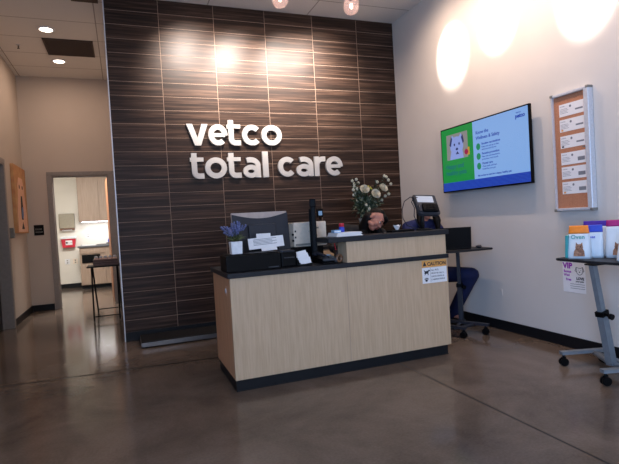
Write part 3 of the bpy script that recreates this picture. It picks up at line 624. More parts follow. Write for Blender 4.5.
MB().tube([Vector((2.53, -1.99, 1.35)), Vector((2.46, -1.98, 1.355)), Vector((2.405, -1.97, 1.32)), Vector((2.385, -1.96, 1.25)), Vector((2.39, -1.96, 1.17)), Vector((2.43, -1.96, 1.11)), Vector((2.49, -1.96, 1.085)), Vector((2.54, -1.98, 1.073)), Vector((2.58, -1.99, 1.069))], .004, 8).build('cable', 'dkgrey', t)
MB().tube([Vector((2.50, -1.98, 1.36)), Vector((2.475, -1.975, 1.31)), Vector((2.505, -1.97, 1.26)), Vector((2.50, -1.965, 1.19)), Vector((2.53, -1.965, 1.12)), Vector((2.56, -1.97, 1.072))], .004, 8).build('cable', 'dkgrey', t)

# ------------------------------------------------------------------ back counter, vase and flowers
t = thing('back_cabinet', 'low maple cabinet against the tiled wall under the flower vase', 'cabinet', (2.72, -.25, 0))
B(2.15, 3.25, -.44, -.03, .07, .86, bev=.002).build('cabinet_body', 'maple', t); B(2.17, 3.23, -.41, -.03, 0, .07).build('toe_kick', 'base', t); B(2.13, 3.27, -.46, -.012, .86, .89, bev=.004).build('countertop', 'counter', t)
for i in range(2):
    d = B(2.155 + i * .55, 2.69 + i * .55, -.455, -.44, .08, .85, bev=.002).build('door', 'maple', t); MB().cyl((2.66 + i * .08, -.47, .70), (2.66 + i * .08, -.47, .80), .005).build('handle', 'steel', d)
VX, VY, VZ = 2.84, -.30, .8905
t = thing('glass_vase', 'pale glass vase holding the white bouquet behind the dark-haired person', 'vase', (VX, VY, VZ))
MB().lathe([(0, 0), (.05, 0), (.062, .03), (.068, .1), (.05, .2), (.038, .26), (.05, .30), (.046, .30), (.034, .26), (.045, .2), (.062, .1), (.055, .03), (0, .01)], (VX, VY, VZ)).build('vase_body', 'vase', t)
def rose(c, s, d):
    mb = MB(); q = Vector(d).to_track_quat('Z', 'Y').to_matrix()
    for ring, (n, rr, hh, op) in enumerate([(3, .28, .95, .05), (4, .48, .90, .12), (5, .72, .80, .30), (6, .95, .62, .60)]):
        for k in range(n):
            a0 = 2 * math.pi * (k + .4 * ring) / n; wd = 2 * math.pi / n * .62; G = []
            for i in range(5):
                row = []
                for j in range(5):
                    a = a0 + wd * (j / 2 - 1); v = i / 4; r = rr * (math.sin(v * math.pi * .5) ** .6) * (1 + .12 * op * v) * s + s * .04; z = (hh * v - op * .35 * max(0, v - .7) - .10 * abs(j / 2 - 1) ** 2 * v) * s
                    row.append(mb.b.verts.new(Vector(c) + q @ Vector((r * math.cos(a), r * math.sin(a), z - .25 * s))))
                G.append(row)
            for i in range(4):
                for j in range(4): f = mb.b.faces.new((G[i][j], G[i][j + 1], G[i + 1][j + 1], G[i + 1][j])); f.smooth = True
    return mb
def at(px, py, y):   # point on the plane y seen at a picture position (used once, to measure where the photo shows a flower)
    d = f_ + (px - 309.5) / 489.73 * r_ - (py - 232) / 489.73 * u_; k = (y - M4.translation.y) / d.y; return M4.translation + d * k
RG = 'large cream roses in the vase'
for (px, py, y, s, lab) in [(364.5, 189.5, -.42, .056, 'large cream rose of the vase bouquet, the one nearest the sign lettering'), (375.5, 194, -.47, .057, 'large cream rose at the middle front of the vase bouquet'), (383, 188, -.42, .056, 'large cream rose of the vase bouquet, the one nearest the white wall')]:
    c = at(px, py, y); t = thing('rose', lab, 'flower', c, RG)
    dv = (c - Vector((VX, VY + .1, 1.30))).normalized(); dv = (dv + Vector((-.25, -.9, .25))).normalized()
    rose(c, s, dv).build('petals', 'rose', t, recalc=False)
    MB().tube([c - dv * .012, (c + Vector((VX, VY, 1.25))) / 2 + Vector((0, 0, -.02)), Vector((VX, VY, VZ + .24)), Vector((VX, VY, VZ + .06))], .003, 6).build('stem', 'leaf', t)
bl, fo, fo2, yl = MB(), MB(), MB(), MB()
def leafm(mb, p, d, l, w):
    d = d.normalized(); sd = d.cross(Vector((random.uniform(-1, 1), random.uniform(-1, 1), random.uniform(-1, 1)))).normalized(); up = d.cross(sd)
    a = mb.b.verts.new(p); b = mb.b.verts.new(p + d * l * .45 + sd * w + up * w * .3); c = mb.b.verts.new(p + d * l); e = mb.b.verts.new(p + d * l * .45 - sd * w + up * w * .3); g = mb.b.verts.new(p + d * l * .5)
    for f in ((a, b, g), (b, c, g), (c, e, g), (e, a, g)): mb.b.faces.new(f)
base = Vector((VX, VY, VZ + .27))
tips = [(354, 184), (353, 190), (355, 193), (357, 189), (370, 197), (374, 200), (369, 202), (372, 210), (376, 206), (366, 197), (385, 196), (352, 181), (356, 179.5), (354, 187), (353.5, 195), (358, 183), (377, 182), (386, 177), (388, 180), (384, 176), (390, 190), (388.5, 194), (367, 200), (372, 206), (374, 204), (381.5, 200), (366, 205), (369, 209), (362, 199), (390.5, 184), (357, 201), (376, 209)]
for (px, py) in tips:
    y = VY + random.uniform(-.14, .08); c = at(px, py, y); mid = (base + c) / 2 + Vector((0, 0, .03))
    fo.tube([base - Vector((0, 0, .1)), base, mid, c], .0022, 5, taper=.001)
    for k in range(9):
        f = random.uniform(.35, 1.0); p = base.lerp(mid, f * 2) if f < .5 else mid.lerp(c, f * 2 - 1)
        leafm(random.choice((fo, fo, fo2)), p, Vector((random.uniform(-1, 1), random.uniform(-1, .6), random.uniform(-.4, 1))), random.uniform(.03, .06), random.uniform(.007, .013))
    if random.random() < .95:
        for k in range(5):
            a = k * 2 * math.pi / 5; bl.ell(c + Vector((.009 * math.cos(a), -.008, .009 * math.sin(a))), (.013, .007, .013), sub=1)
        yl.ell(c + Vector((0, -.014, 0)), (.004, .004, .004), sub=1)
for k in range(620):
    a = random.uniform(0, 2 * math.pi); r = random.uniform(.01, .16) ; p = Vector((VX + .035 + r * math.cos(a), VY - .02 + random.uniform(-.10, .07), 1.365 + r * .95 * math.sin(a)))
    leafm(random.choice((fo, fo, fo2)), p, Vector((math.cos(a), random.uniform(-.8, .3), math.sin(a))), random.uniform(.03, .06), random.uniform(.008, .015))
for k in range(6): yl.ell(at(371 + random.uniform(-3, 3), 187.5 + random.uniform(-1.5, 1.5), -.42), (.012, .008, .012), sub=1)
o = solo(fo, 'bouquet_foliage', 'leaf', 'dark green leaves and stems among the white vase flowers', 'foliage'); o['kind'] = 'stuff'; fo2.build('pale_leaves', 'leaf2', o)
o = solo(bl, 'filler_blossoms', 'bloom', 'tiny white filler blossoms around the cream roses', 'flowers'); o['kind'] = 'stuff'; yl.build('yellow_centres', 'yel', o)

# ------------------------------------------------------------------ scale on the floor
t = thing('floor_scale', 'low black walk-on pet scale with a steel edge on the floor by the tiled wall', 'scale', (.8, -.23, 0))
B(.20, 1.45, -.44, -.03, .012, .055, bev=.004).build('steel_base', 'steel', t); B(.205, 1.445, -.425, -.035, .055, .064, bev=.003).build('rubber_mat', 'scale', t)
for x in (.25, 1.38):
    for y in (-.41, -.08): MB().cyl((x, y, 0), (x, y, .014), .018).build('foot', 'black', t)

# ------------------------------------------------------------------ tv
TY0, TY1, TZ0, TZ1, TX = -2.325, -1.04, 1.42, 2.122, 3.50
tv = thing('wall_television', 'flat television showing a green and blue slide on the white wall', 'television', (XW, -1.68, TZ0))
B(TX, TX + .028, TY0, TY1, TZ0, TZ1, bev=.004).build('tv_body', 'black', tv)
B(TX + .028, XW - .001, TY0 + .35, TY1 - .35, TZ0 + .15, TZ1 - .15, bev=.004).build('wall_mount', 'blackm', tv)
e = .014; xs = TX - .0012; a0, a1, b0, b1 = TY0 + e, TY1 - e, TZ0 + e, TZ1 - e; ym = a1 - (a1 - a0) * .415; zb = b0 + (b1 - b0) * .135
scr = B(xs, TX, ym, a1, zb, b1).build('green_panel', 'tvg', tv); scr2 = B(xs, TX, a0, ym, zb, b1).build('pale_panel', 'tvw', tv); B(xs, TX, a0, a1, b0, zb).build('blue_band', 'tvb', tv)
def tvm(y, z, k=0): return face_mtx((xs - .0006 - k * .0006, y, z), (0, -1, 0), (0, 0, 1))
gw = a1 - ym; p0, p1, q0, q1 = a1 - gw * .17, ym + gw * .16, zb + (b1 - zb) * .42, b1 - .065
MB().box(xs - .0006, xs, p1, p0, q0, q1).build('photo', 'tvp', scr)
mm = tvm(p0, q0, 1)
MB().prism(arc(.17, .14, .11, .10, 0, 345, 20), .0006, mm).prism([(.05, 0), (.28, 0), (.26, .1), (.08, .1)], .0005, mm).prism([(.06, .17), (.1, .26), (.15, .22)], .0005, mm).prism([(.2, .22), (.25, .265), (.28, .17)], .0005, mm).build('dog_picture', 'tvdog', scr)
mm = tvm(p0, q0, 2)
MB().prism(arc(.175, .105, .020, .014, 0, 340, 12), .0005, mm).prism(arc(.135, .155, .012, .015, 0, 340, 10), .0005, mm).prism(arc(.215, .158, .012, .015, 0, 340, 10), .0005, mm).prism([(.05, .16), (.075, .14), (.10, .22), (.085, .25)], .0005, mm).prism([(.25, .22), (.275, .15), (.295, .17), (.275, .25)], .0005, mm).prism([(.15, .05), (.21, .05), (.18, .08)], .0005, mm).build('dog_features', 'tvdk', scr)
MB().prism(arc(.325, .055, .030, .03, 0, 340, 14), .0005, mm).build('crimson_spot', 'tvr', scr)
MB().prism([(.335, .02), (.375, .02), (.375, .1), (.345, .1)], .0005, tvm(p0, q0, 1)).build('orange_spot', 'tvo', scr)
MB().text('Happy and', .07, tvm(a1 - .06, q0 - .095), bold=.001).text('healthy pets', .07, tvm(a1 - .06, q0 - .165), bold=.001).build('heading_text', 'tvt2', scr)
MB().text('Know the', .046, tvm(ym - .045, b1 - .135), bold=.0008).text('Wellness & Safety', .046, tvm(ym - .045, b1 - .190), bold=.0008).text('vetco', .026, tvm(a0 + .14, b1 - .045)).text('petco', .05, tvm(a0 + .15, b1 - .085), bold=.002).text('Ask us how to care for a happy, healthy pet', .026, tvm(ym - .05, zb + .022), bold=.0006).build('heading_text', 'tvt', scr2)
for i, (h_, l1, l2) in enumerate([('Routine vaccinations', 'Keep your pet up to date', 'and protected all year'), ('Parasite prevention', 'Fleas ticks and heartworm', 'protection every month'), ('Dental care', 'Clean teeth and fresh', 'breath for your pet')]):
    z = b1 - .272 - i * .098; MB().prism(arc(.075, .01, .030, .034, 0, 350, 20), .0006, tvm(ym, z)).build('bullet_disc', 'tvd', scr2)
    MB().text(h_, .031, tvm(ym - .125, z + .022), bold=.0006).text(l1, .023, tvm(ym - .125, z - .006)).text(l2, .023, tvm(ym - .125, z - .032)).build('bullet_text', 'tvt', scr2)

# ------------------------------------------------------------------ bulletin board
Y_0, Y_1, Z_0, Z_1 = -2.885, -2.525, 1.16, 2.13
bb = thing('bulletin_board', 'aluminium framed cork notice board on the white wall beside the television', 'notice board', (XW, -2.7, Z_0))
B(XW - .03, XW - .004, Y_0 + .02, Y_1 - .012, Z_0 + .02, Z_1 - .02).build('cork_panel', 'cork', bb)
xf = XW - .05
m = B(xf, XW - .001, Y_0 + .008, Y_1 - .005, Z_1 - .024, Z_1, bev=.005).box(xf, XW - .001, Y_0 + .008, Y_1 - .005, Z_0, Z_0 + .022, bev=.005).box(xf, XW - .001, Y_1 - .014, Y_1, Z_0, Z_1, bev=.004); m.build('board_frame', 'alu', bb)
B(xf - .006, XW - .001, Y_0, Y_0 + .045, Z_0 + .002, Z_1 - .002, bev=.008, seg=3).build('hinge_rail', 'alu', bb)
for z in (Z_0 - .001, Z_1 - .016):
    for y in (Y_0 - .002, Y_1 - .022): B(xf - .008, XW - .001, y, y + .026, z - .004, z + .018, bev=.005).build('corner_cap', 'grey', bb)
MB().cyl((xf - .014, Y_0 + .055, 1.66), (xf + .01, Y_0 + .055, 1.66), .007).build('latch', 'steel', bb)
for i, z in enumerate([2.037, 1.911, 1.776, 1.639, 1.521, 1.398]):
    nm = ['topmost', 'second from the top', 'third from the top', 'third from the bottom', 'second from the bottom', 'lowest'][i]
    x = XW - .0315; o = solo(B(x, x + .0012, -2.822, -2.592, z - .1, z), 'certificate_card', 'paper', 'white licence card pinned on the cork board, %s' % nm, 'card', 'licence cards on the cork board')
    q = lambda y, zz: face_mtx((x - .0004, y, zz), (0, -1, 0), (0, 0, 1))
    m = MB().text('License', .016, q(-2.60, z - .022), depth=.0002)
    for j in range(4): m.box(x - .0005, x, -2.67 - .01 * (j % 2), -2.60, z - .042 - j * .011, z - .039 - j * .011)
    m.box(x - .0005, x, -2.815, -2.75, z - .078, z - .048) if i > 2 else m.box(x - .0005, x, -2.815, -2.745, z - .068, z - .055)
    m.prism(arc(0, 0, .010, .010, 0, 330, 12), .0003, q(-2.70, z - .026)); m.build('printed_lines', 'inkg', o)
    if i in (2, 1, 5): B(x - .0006, x, -2.625, -2.605, z - .094, z - .08).build('seal', 'ink' if i == 2 else 'amber', o)
# VIP poster
t = thing('handwritten_poster', 'white paper notice with purple VIP lettering taped below the product table', 'poster', (XW, -2.64, .475))
x = XW - .002
B(x, x + .0015, -2.748, -2.53, .475, .765).build('poster_paper', 'paper', t)
pm_ = lambda y, z: face_mtx((x - .0004, y, z), (0, -1, 0), (0, 0, 1))
MB().text('VIP', .066, pm_(-2.535, .676), bold=.003, depth=.0003).text('Bonus', .030, pm_(-2.54, .640), bold=.0012, depth=.0003).text('Wed', .028, pm_(-2.54, .61), bold=.0012, depth=.0003).text('Free', .028, pm_(-2.56, .573), bold=.0012, depth=.0003).build('marker_text', 'purple', t)
m = MB(); c_ = pm_(-2.695, .66)
m.stroke(arc(0, 0, .030, .034, 200, 340, 14), .004, .0003, c_).stroke([(-.028, -.01), (-.030, .03), (-.01, .022), (.012, .022), (.030, .03), (.028, -.01)], .004, .0003, c_).stroke([(-.03, .03), (-.042, .0), (-.03, -.01)], .005, .0003, c_).stroke([(.03, .03), (.042, .0), (.03, -.01)], .005, .0003, c_)
m.prism(arc(0, -.01, .007, .005, 0, 330, 8), .0003, c_).prism(arc(-.012, .006, .003, .003, 0, 330, 8), .0003, c_).prism(arc(.012, .006, .003, .003, 0, 330, 8), .0003, c_)
m.text('LOVE', .03, pm_(-2.662, .585), bold=.0015, depth=.0003).text('your pets', .02, pm_(-2.655, .565), bold=.0006, depth=.0003)
for j in range(3): m.box(x - .0006, x, -2.74, -2.60, .545 - j * .018, .548 - j * .018)
m.build('marker_drawing', 'ink', t)
solo(B(XW - .004, XW, -1.80, -1.765, .345, .41, bev=.001), 'wall_outlet', 'wall', 'small pale outlet cover low on the white wall', 'outlet')

# ------------------------------------------------------------------ adjustable carts
def cart(name, label, top_poly, ztop, px, py, lean, feet, group, metal='cartgrey'):
    t = thing(name, label, 'table', (px, py, 0), group)
    m = MB().prism(top_poly, .018, Matrix.Translation((0, 0, ztop - .018))); bmesh.ops.bevel(m.b, geom=[e_ for e_ in m.b.edges], offset=.004, segments=2, affect='EDGES'); m.build('tabletop', 'counter', t)
    a = Vector((px, py, .075)); b = Vector((px + lean[0], py + lean[1], ztop - .022)); k = .52
    MB().prism([(-.022, -.03), (.022, -.03), (.022, .03), (-.022, .03)], (b - a).length * k, Matrix.Translation(a) @ (b - a).to_track_quat('Z', 'Y').to_matrix().to_4x4()).build('lower_post', metal, t)
    MB().prism([(-.016, -.023), (.016, -.023), (.016, .023), (-.016, .023)], (b - a).length * .998, Matrix.Translation(a) @ (b - a).to_track_quat('Z', 'Y').to_matrix().to_4x4()).build('upper_post', metal, t)
    cc = a.lerp(b, k); MB().prism([(-.028, -.036), (.028, -.036), (.028, .036), (-.028, .036)], .035, Matrix.Translation(cc - (b - a).normalized() * .02) @ (b - a).to_track_quat('Z', 'Y').to_matrix().to_4x4()).build('collar', 'black', t)
    MB().cyl(cc + Vector((0, -.02, -.005)), cc + Vector((.0, -.065, -.015)), .010).cyl(cc + Vector((0, -.06, -.015)), cc + Vector((.0, -.08, -.018)), .020).build('knob', 'black', t)
    B(b.x - .03, b.x + .14, b.y - .04, b.y + .04, ztop - .028, ztop - .018).build('mounting_plate', 'blackm', t)
    mids = []
    for (p, q) in feet:
        p = Vector(p + (.085,)); q = Vector(q + (.085,)); d = (q - p); mids.append(p.lerp(q, .72))
        ft = MB().prism([(0, -.022), (d.length, -.022), (d.length, .022), (0, .022)], .024, Matrix.Translation(p) @ Matrix.Rotation(math.atan2(d.y, d.x), 4, 'Z')).build('foot_bar', metal, t)
        for e_ in (p, q):
            w = e_.lerp(q if e_ is p else p, .06 if d.length else 0); w = Vector((w.x, w.y, .03)); n = Vector((-d.y, d.x, 0)).normalized()
            mb = MB()
            for sgn in (-1, 1): mb.cyl(w + n * .004 * sgn, w + n * .02 * sgn, .03, seg=18)
            mb.cyl((w.x, w.y, .04), (w.x, w.y, .086), .009); mb.box(-.018, .018, -.006, .006, .03, .068, mtx=Matrix.Translation((w.x, w.y, 0))); mb.build('caster', 'black', ft)
    MB().tube([mids[0] + Vector((0, 0, .0)), (mids[0] + mids[1]) / 2, mids[1]], .016, 8).tube([mids[0] + Vector((0, 0, .0)), a + Vector((0, 0, 0)), mids[1]], .018, 8).build('cross_brace', metal, t)
    return t
def rounded(x0, x1, y0, y1, r, bow=0):
    p = []
    for cx, cy, a in ((x1 - r, y1 - r, 0), (x0 + r, y1 - r, 90), (x0 + r, y0 + r, 180), (x1 - r, y0 + r, 270)):
        p += [(cx + r * math.cos(R(a + k * 15)), cy + r * math.sin(R(a + k * 15))) for k in range(7)]
    return p
cart('product_table', 'grey adjustable table with casters holding bags of pet food', [(3.50, -2.90), (3.14, -2.885), (3.115, -2.893), (3.10, -2.92), (3.085, -3.1), (3.07, -3.3), (3.085, -3.55), (3.12, -3.70), (3.15, -3.72), (3.50, -3.72)], .815, 3.245, -3.21, (-.165, -.02), [((3.12, -2.895), (3.46, -3.0)), ((3.0, -3.33), (3.38, -3.45))], 'adjustable caster tables')
cart('laptop_table', 'dark adjustable caster table with the open laptop behind the desk end', rounded(2.98, 3.505, -1.80, -1.40, .03), .83, 3.29, -1.52, (-.03, -.03), [((3.13, -1.42), (3.33, -1.87)), ((2.93, -1.50), (3.07, -1.86))], 'adjustable caster tables', 'dkgrey')
# laptop
t = thing('laptop', 'open black laptop seen from behind on the dark caster table', 'laptop', (3.16, -1.6, .831))
lm = Matrix.Translation((3.14, -1.64, .831)) @ Matrix.Rotation(R(-24), 4, 'Z')
MB().box(-.175, .175, .0, .225, 0, .018, bev=.004, mtx=lm).build('laptop_base', 'black', t)
l2 = lm @ Matrix.Translation((0, .006, .014)) @ Matrix.Rotation(R(6), 4, 'X')
MB().box(-.175, .18, -.004, .004, 0, .205, bev=.003, mtx=l2).build('laptop_lid', 'black', t); MB().box(-.16, .16, .004, .0046, .012, .195, mtx=l2).build('screen', 'bscreen', t)
MB().box(-.15, .15, .03, .14, .018, .0195, mtx=lm).build('keyboard', 'dkgrey', t)
t = thing('computer_mouse', 'small dark mouse beside the laptop at the table edge', 'mouse', (3.42, -1.68, .831)); MB().ell((3.42, -1.68, .843), (.022, .038, .015)).build('mouse_body', 'dkgrey', t); B(3.418, 3.422, -1.712, -1.69, .853, .858).build('scroll_wheel', 'black', t)

# ------------------------------------------------------------------ pet food bags
def bag(label, yc, xc, w, d, h, band, bh, side=None, pic=None, txt=None, txtm='teal', rz=0, tw=1.0, lean=0):
    zt = .8155; t = thing('pet_food_bag', label, 'bag', (xc, yc, zt), 'bags of pet food on the caster table')
    def ring(v):   # width along local x, depth along local y
        ww = w / 2 * (1 - (1 - tw) * v) * (1 + .05 * math.sin(v * math.pi)); dd = d / 2 * max(.05, (1 - v) ** .75) * (1 + .35 * math.sin(min(1, v * 1.6) * math.pi) * (1 - v)); return ww, dd
    mt = Matrix.Translation((xc, yc, zt)) @ Matrix.Rotation(rz, 4, 'Z')
    def surf(v0, v1, off, n=12):
        m = MB(); rs = []
        for i in range(n + 1):
            v = v0 + (v1 - v0) * i / n; ww, dd = ring(v); ww += off; dd += off; pts = []
            for k in range(24):
                a = 2 * math.pi * k / 24; cx, sx = math.cos(a), math.sin(a)
                pts.append(Vector((ww * (abs(cx) ** .45) * (1 if cx > 0 else -1), dd * (abs(sx) ** .6) * (1 if sx > 0 else -1) + lean * v, v * h)))
            rs.append([m.b.verts.new(mt @ p_) for p_ in pts])
        for i in range(n):
            for k in range(24): f = m.b.faces.new((rs[i][k], rs[i][(k + 1) % 24], rs[i + 1][(k + 1) % 24], rs[i + 1][k])); f.smooth = True
        m.b.faces.new(rs[0][::-1]); m.b.faces.new(rs[-1]); return m
    surf(0, 1 - bh, 0).build('bag_body', 'bag', t); surf(1 - bh, 1, .0012, 5).build('top_band', band, t)
    if side:
        m = MB(); ww, dd = ring(.3)
        m.box(-w / 2 * 1.06, -w / 2 * .84, -d * .56, d * .50, .002, h * .70, bev=.006, mtx=mt @ Matrix.Rotation(R(2), 4, 'Y')); m.build('side_gusset', side, t)
    if pic:
        s = w * .23; yy = -ring(.1)[1] - .006; fm = mt @ face_mtx((0.01, yy, h * .08), (1, 0, 0), (0, .17, 1))
        m = MB().prism([(-s, 0), (s, 0), (s * .9, s * 1.0), (s * .62, s * 1.5), (-s * .62, s * 1.5), (-s * .9, s * 1.0)], .002, fm).prism(arc(0, s * 1.75, s * .68, s * .62, 0, 345, 16), .002, fm).prism([(-s * .62, s * 2.0), (-s * .55, s * 2.75), (-s * .15, s * 2.25)], .002, fm).prism([(s * .15, s * 2.25), (s * .55, s * 2.75), (s * .62, s * 2.0)], .002, fm)
        m.build('cat_picture', pic, t)
        fm2 = fm @ Matrix.Translation((0, 0, .002)); MB().prism(arc(-s * .25, s * 1.85, s * .09, s * .1, 0, 330, 8), .0008, fm2).prism(arc(s * .25, s * 1.85, s * .09, s * .1, 0, 330, 8), .0008, fm2).prism([(-s * .1, s * 1.6), (s * .1, s * 1.6), (0, s * 1.45)], .0008, fm2).build('cat_face', 'ink', t)
    if txt: MB().text(txt, w * .26, mt @ face_mtx((-w * .30, -ring(.6)[1] - .008, h * .60), (1, 0, 0), (0, .22, 1)), depth=.001, bold=.0005).build('brand_lettering', txtm, t)
    return t
bz = R(-62)
bag('white cat food bag with an orange top and teal side', -3.03, 3.20, .16, .11, .238, 'orange', .245, 'teal', 'cat', 'Oven', rz=bz, tw=.76)
bag('white bag with a blue top, between the orange and violet topped bags', -3.09, 3.29, .10, .06, .238, 'blue', .22, rz=bz, tw=.9, txt='vet', txtm='blue')
bag('white bag with a violet blue top, the tallest behind the orange topped one', -3.0, 3.43, .20, .08, .262, 'violet', .15, rz=R(-74), tw=1.0, txt='cat', txtm='violet')
bag('white bag with a magenta top, next to the violet topped bag', -3.20, 3.37, .15, .10, .268, 'magenta', .17, rz=bz, tw=.85, pic='cat')
bag('white bag with a teal corner label at the picture edge', -3.40, 3.22, .16, .10, .215, 'teal', .38, rz=bz, tw=.55, txt='pet', txtm='ink')

# ------------------------------------------------------------------ left corridor
t = thing('dog_canvas', 'canvas of a long-faced dog in pink and black on orange, hung on the side wall', 'painting', (XL, 2.7, 1.26))
cy0, cy1, cz0, cz1 = 2.24, 3.10, 1.255, 2.24
B(XL + .002, XL + .045, cy0, cy1, cz0, cz1, bev=.003).build('canvas_panel', 'canvas', t)
cmx = lambda k: face_mtx((XL + .0455 + k * .001, (cy0 + cy1) / 2, cz0), (0, 1, 0), (0, 0, 1))
# note: on this wall local x runs along +y, normal towards the room
m = MB().prism([(-.36, .02), (.36, .02), (.34, .3), (.24, .60), (.24, .70), (.14, .82), (-.14, .82), (-.24, .70), (-.24, .60), (-.34, .3)], .001, cmx(0)); m.build('dog_head', 'dogpink', t)
m = MB().prism([(-.07, .2), (.07, .2), (.09, .34), (.05, .55), (-.05, .55), (-.09, .34)], .001, cmx(1)).prism(arc(-.11, .68, .035, .03, 0, 330, 12), .001, cmx(1)).prism(arc(.11, .68, .035, .03, 0, 330, 12), .001, cmx(1)).prism([(-.1, .06), (.1, .06), (.0, .17)], .001, cmx(1)); m.build('dog_features', 'dogblk', t)
MB().prism(arc(.02, .30, .07, .09, 0, 340, 14), .001, cmx(2)).build('blue_spot', 'dogblu', t)
t = thing('wall_call_box', 'small grey metal box on the side wall between door frame and dog canvas', 'box', (XL, 1.98, 1.2))
B(XL, XL + .05, 1.93, 2.01, 1.19, 1.33, bev=.005).build('box_body', 'grey', t); B(XL + .05, XL + .055, 1.95, 1.99, 1.22, 1.26).build('push_plate', 'steel', t)
t = thing('room_sign', 'small black square room sign beside the open doorway', 'sign', (-1.155, YB, 1.21))
B(-1.225, -1.085, YB - .008, YB, 1.21, 1.375, bev=.002).build('sign_plate', 'black', t)
MB().text('EXAM', .034, face_mtx((-1.205, YB - .0086, 1.295), (1, 0, 0), (0, 0, 1)), bold=.0006).text('ROOM', .034, face_mtx((-1.205, YB - .0086, 1.25), (1, 0, 0), (0, 0, 1)), bold=.0006).build('lettering', 'grey', t)
# tray table by the tiled wall end
t = thing('tray_table', 'black folding metal tray table standing by the open doorway', 'table', (-.17, 1.65, 0))
B(-.385, .045, 1.42, 1.84, .735, .752, bev=.006).build('tabletop', 'blackm', t)
for x in (-.335, -.012):
    MB().tube([(x, 1.50, .009), (x, 1.62, .735)], .011, 8).build('leg', 'blackm', t); MB().tube([(x + .02, 2.22, .009), (x + .005, 1.74, .735)], .011, 8).build('leg', 'blackm', t)
MB().cyl((-.335, 1.512, .07), (-.012, 1.512, .07), .008).build('stretcher', 'blackm', t); MB().cyl((-.316, 2.18, .07), (.007, 2.18, .07), .008).build('stretcher', 'blackm', t)
t = thing('wooden_crate', 'dark wooden tray box on the black folding table', 'box', (-.16, 1.62, .753))
m = B(-.305, .01, 1.50, 1.74, .753, .763).box(-.305, .01, 1.50, 1.512, .763, .835).box(-.305, .01, 1.728, 1.74, .763, .835).box(-.305, -.293, 1.512, 1.728, .763, .835).box(-.002, .01, 1.512, 1.728, .763, .835); m.build('crate_body', 'wood', t)
m = MB()
for z in (.785, .812): m.box(-.3055, .0105, 1.4985, 1.50, z, z + .003)
m.build('plank_grooves', 'black', t)
j0 = thing('treat_jar', 'x', 'jar', (-.26, 1.55, .764)); MB().lathe([(0, 0), (.026, 0), (.030, .05), (.026, .09), (.0, .092)], (-.26, 1.55, .764)).build('jar_body', 'peach', j0); MB().lathe([(0, .092), (.024, .092), (.022, .112), (.008, .12), (0, .12)], (-.26, 1.55, .764)).build('lid', 'white', j0)
labs = ['small peach jar at the corridor end of the crate', 'second small peach jar from the corridor end of the crate', 'middle small peach jar in the crate', 'small peach jar next to the end one by the tiled wall', 'small peach jar at the tiled wall end of the crate']
for i in range(5):
    j = j0 if i == 0 else copy_tree(j0); j['label'] = labs[i]; j['group'] = 'small jars in the wooden crate'; j.location = (-.265 + i * .0585, 1.56 + (.01 if i % 2 else 0), .764)

# exam room fittings
t = thing('base_cabinet', 'beige base cabinet with a black panel for slot shade in the exam room', 'cabinet', (-.2, 6.1, 0))
BY = 5.80; bx0 = -.80
B(bx0, 1.2, BY + .02, EY - .001, .085, .89).build('cabinet_body', 'cabinet', t); B(bx0 + .02, 1.2, BY + .06, EY - .001, 0, .085).build('toe_kick', 'base', t)
for i in range(4):
    x = bx0 + .005 + i * .5; d = B(x, x + .49, BY, BY + .02, .095, .53, bev=.003).build('door', 'cabinet', t); MB().cyl((x + (.45 if i % 2 == 0 else .04), BY - .02, .40), (x + (.45 if i % 2 == 0 else .04), BY - .02, .50), .005, seg=8).build('handle', 'steel', d)
    if i != 0: d = B(x, x + .49, BY, BY + .02, .54, .87, bev=.003).build('drawer', 'cabinet', t); MB().cyl((x + .19, BY - .02, .72), (x + .30, BY - .02, .72), .005, seg=8).build('handle', 'steel', d)
B(bx0 + .005, bx0 + .495, BY, BY + .02, .76, .87, bev=.003).build('drawer', 'cabinet', t); B(bx0 + .04, bx0 + .40, BY + .003, BY + .022, .56, .735).build('slot_shade', 'black', t)  # the slot is a solid black plate painting the shade of an opening
solo(B(bx0 - .03, 1.2, BY - .03, EY - .001, .892, .925, bev=.004), 'exam_countertop', 'stone', 'speckled grey worktop on the exam room base cabinet', 'worktop')
t = thing('wall_cabinet', 'beige wall cabinet over the lit worktop in the exam room', 'cabinet', (.2, 6.2, 1.45))
B(-.79, 1.2, 6.09, EY - .001, 1.45, 2.44).build('cabinet_body', 'cabinet', t)
for i in range(4): x = -.785 + i * .425; B(x, x + .418, 6.07, 6.09, 1.453, 2.437, bev=.003).build('door', 'cabinet', t)
solo(B(-.74, .8, 6.18, 6.22, 1.436, 1.449), 'strip_light', 'strip', 'glowing strip light under the exam room wall cabinet', 'light')
t = thing('paper_towel_dispenser', 'grey beige paper towel dispenser on the exam room wall', 'dispenser', (-1.05, EY, 1.28))
B(-1.205, -.895, EY - .11, EY, 1.33, 1.65, bev=.015).build('dispenser_cover', mat('taupe_dispenser', (150, 142, 124), .5), t); B(-1.195, -.905, EY - .10, EY, 1.285, 1.33, bev=.006).build('lower_housing', 'wood', t); B(-1.15, -.95, EY - .1, EY - .095, 1.275, 1.30).build('paper_towel', 'paper', t)
t = thing('sharps_container', 'red sharps container with a white lid below the towel dispenser', 'container', (-1.05, EY, .9))
m = MB(); a = [(-.12, 0), (.12, 0), (.145, .19), (-.145, .19)]; m.prism(a, .12, face_mtx((-1.04, EY - .001, .905), (1, 0, 0), (0, 0, 1))); m.build('container_body', 'red', t)
B(-1.195, -.885, EY - .135, EY - .001, 1.095, 1.15, bev=.008).build('lid', 'white', t); B(-1.10, -.965, EY - .1245, EY - .1215, .96, 1.06).build('warning_label', 'paper', t)
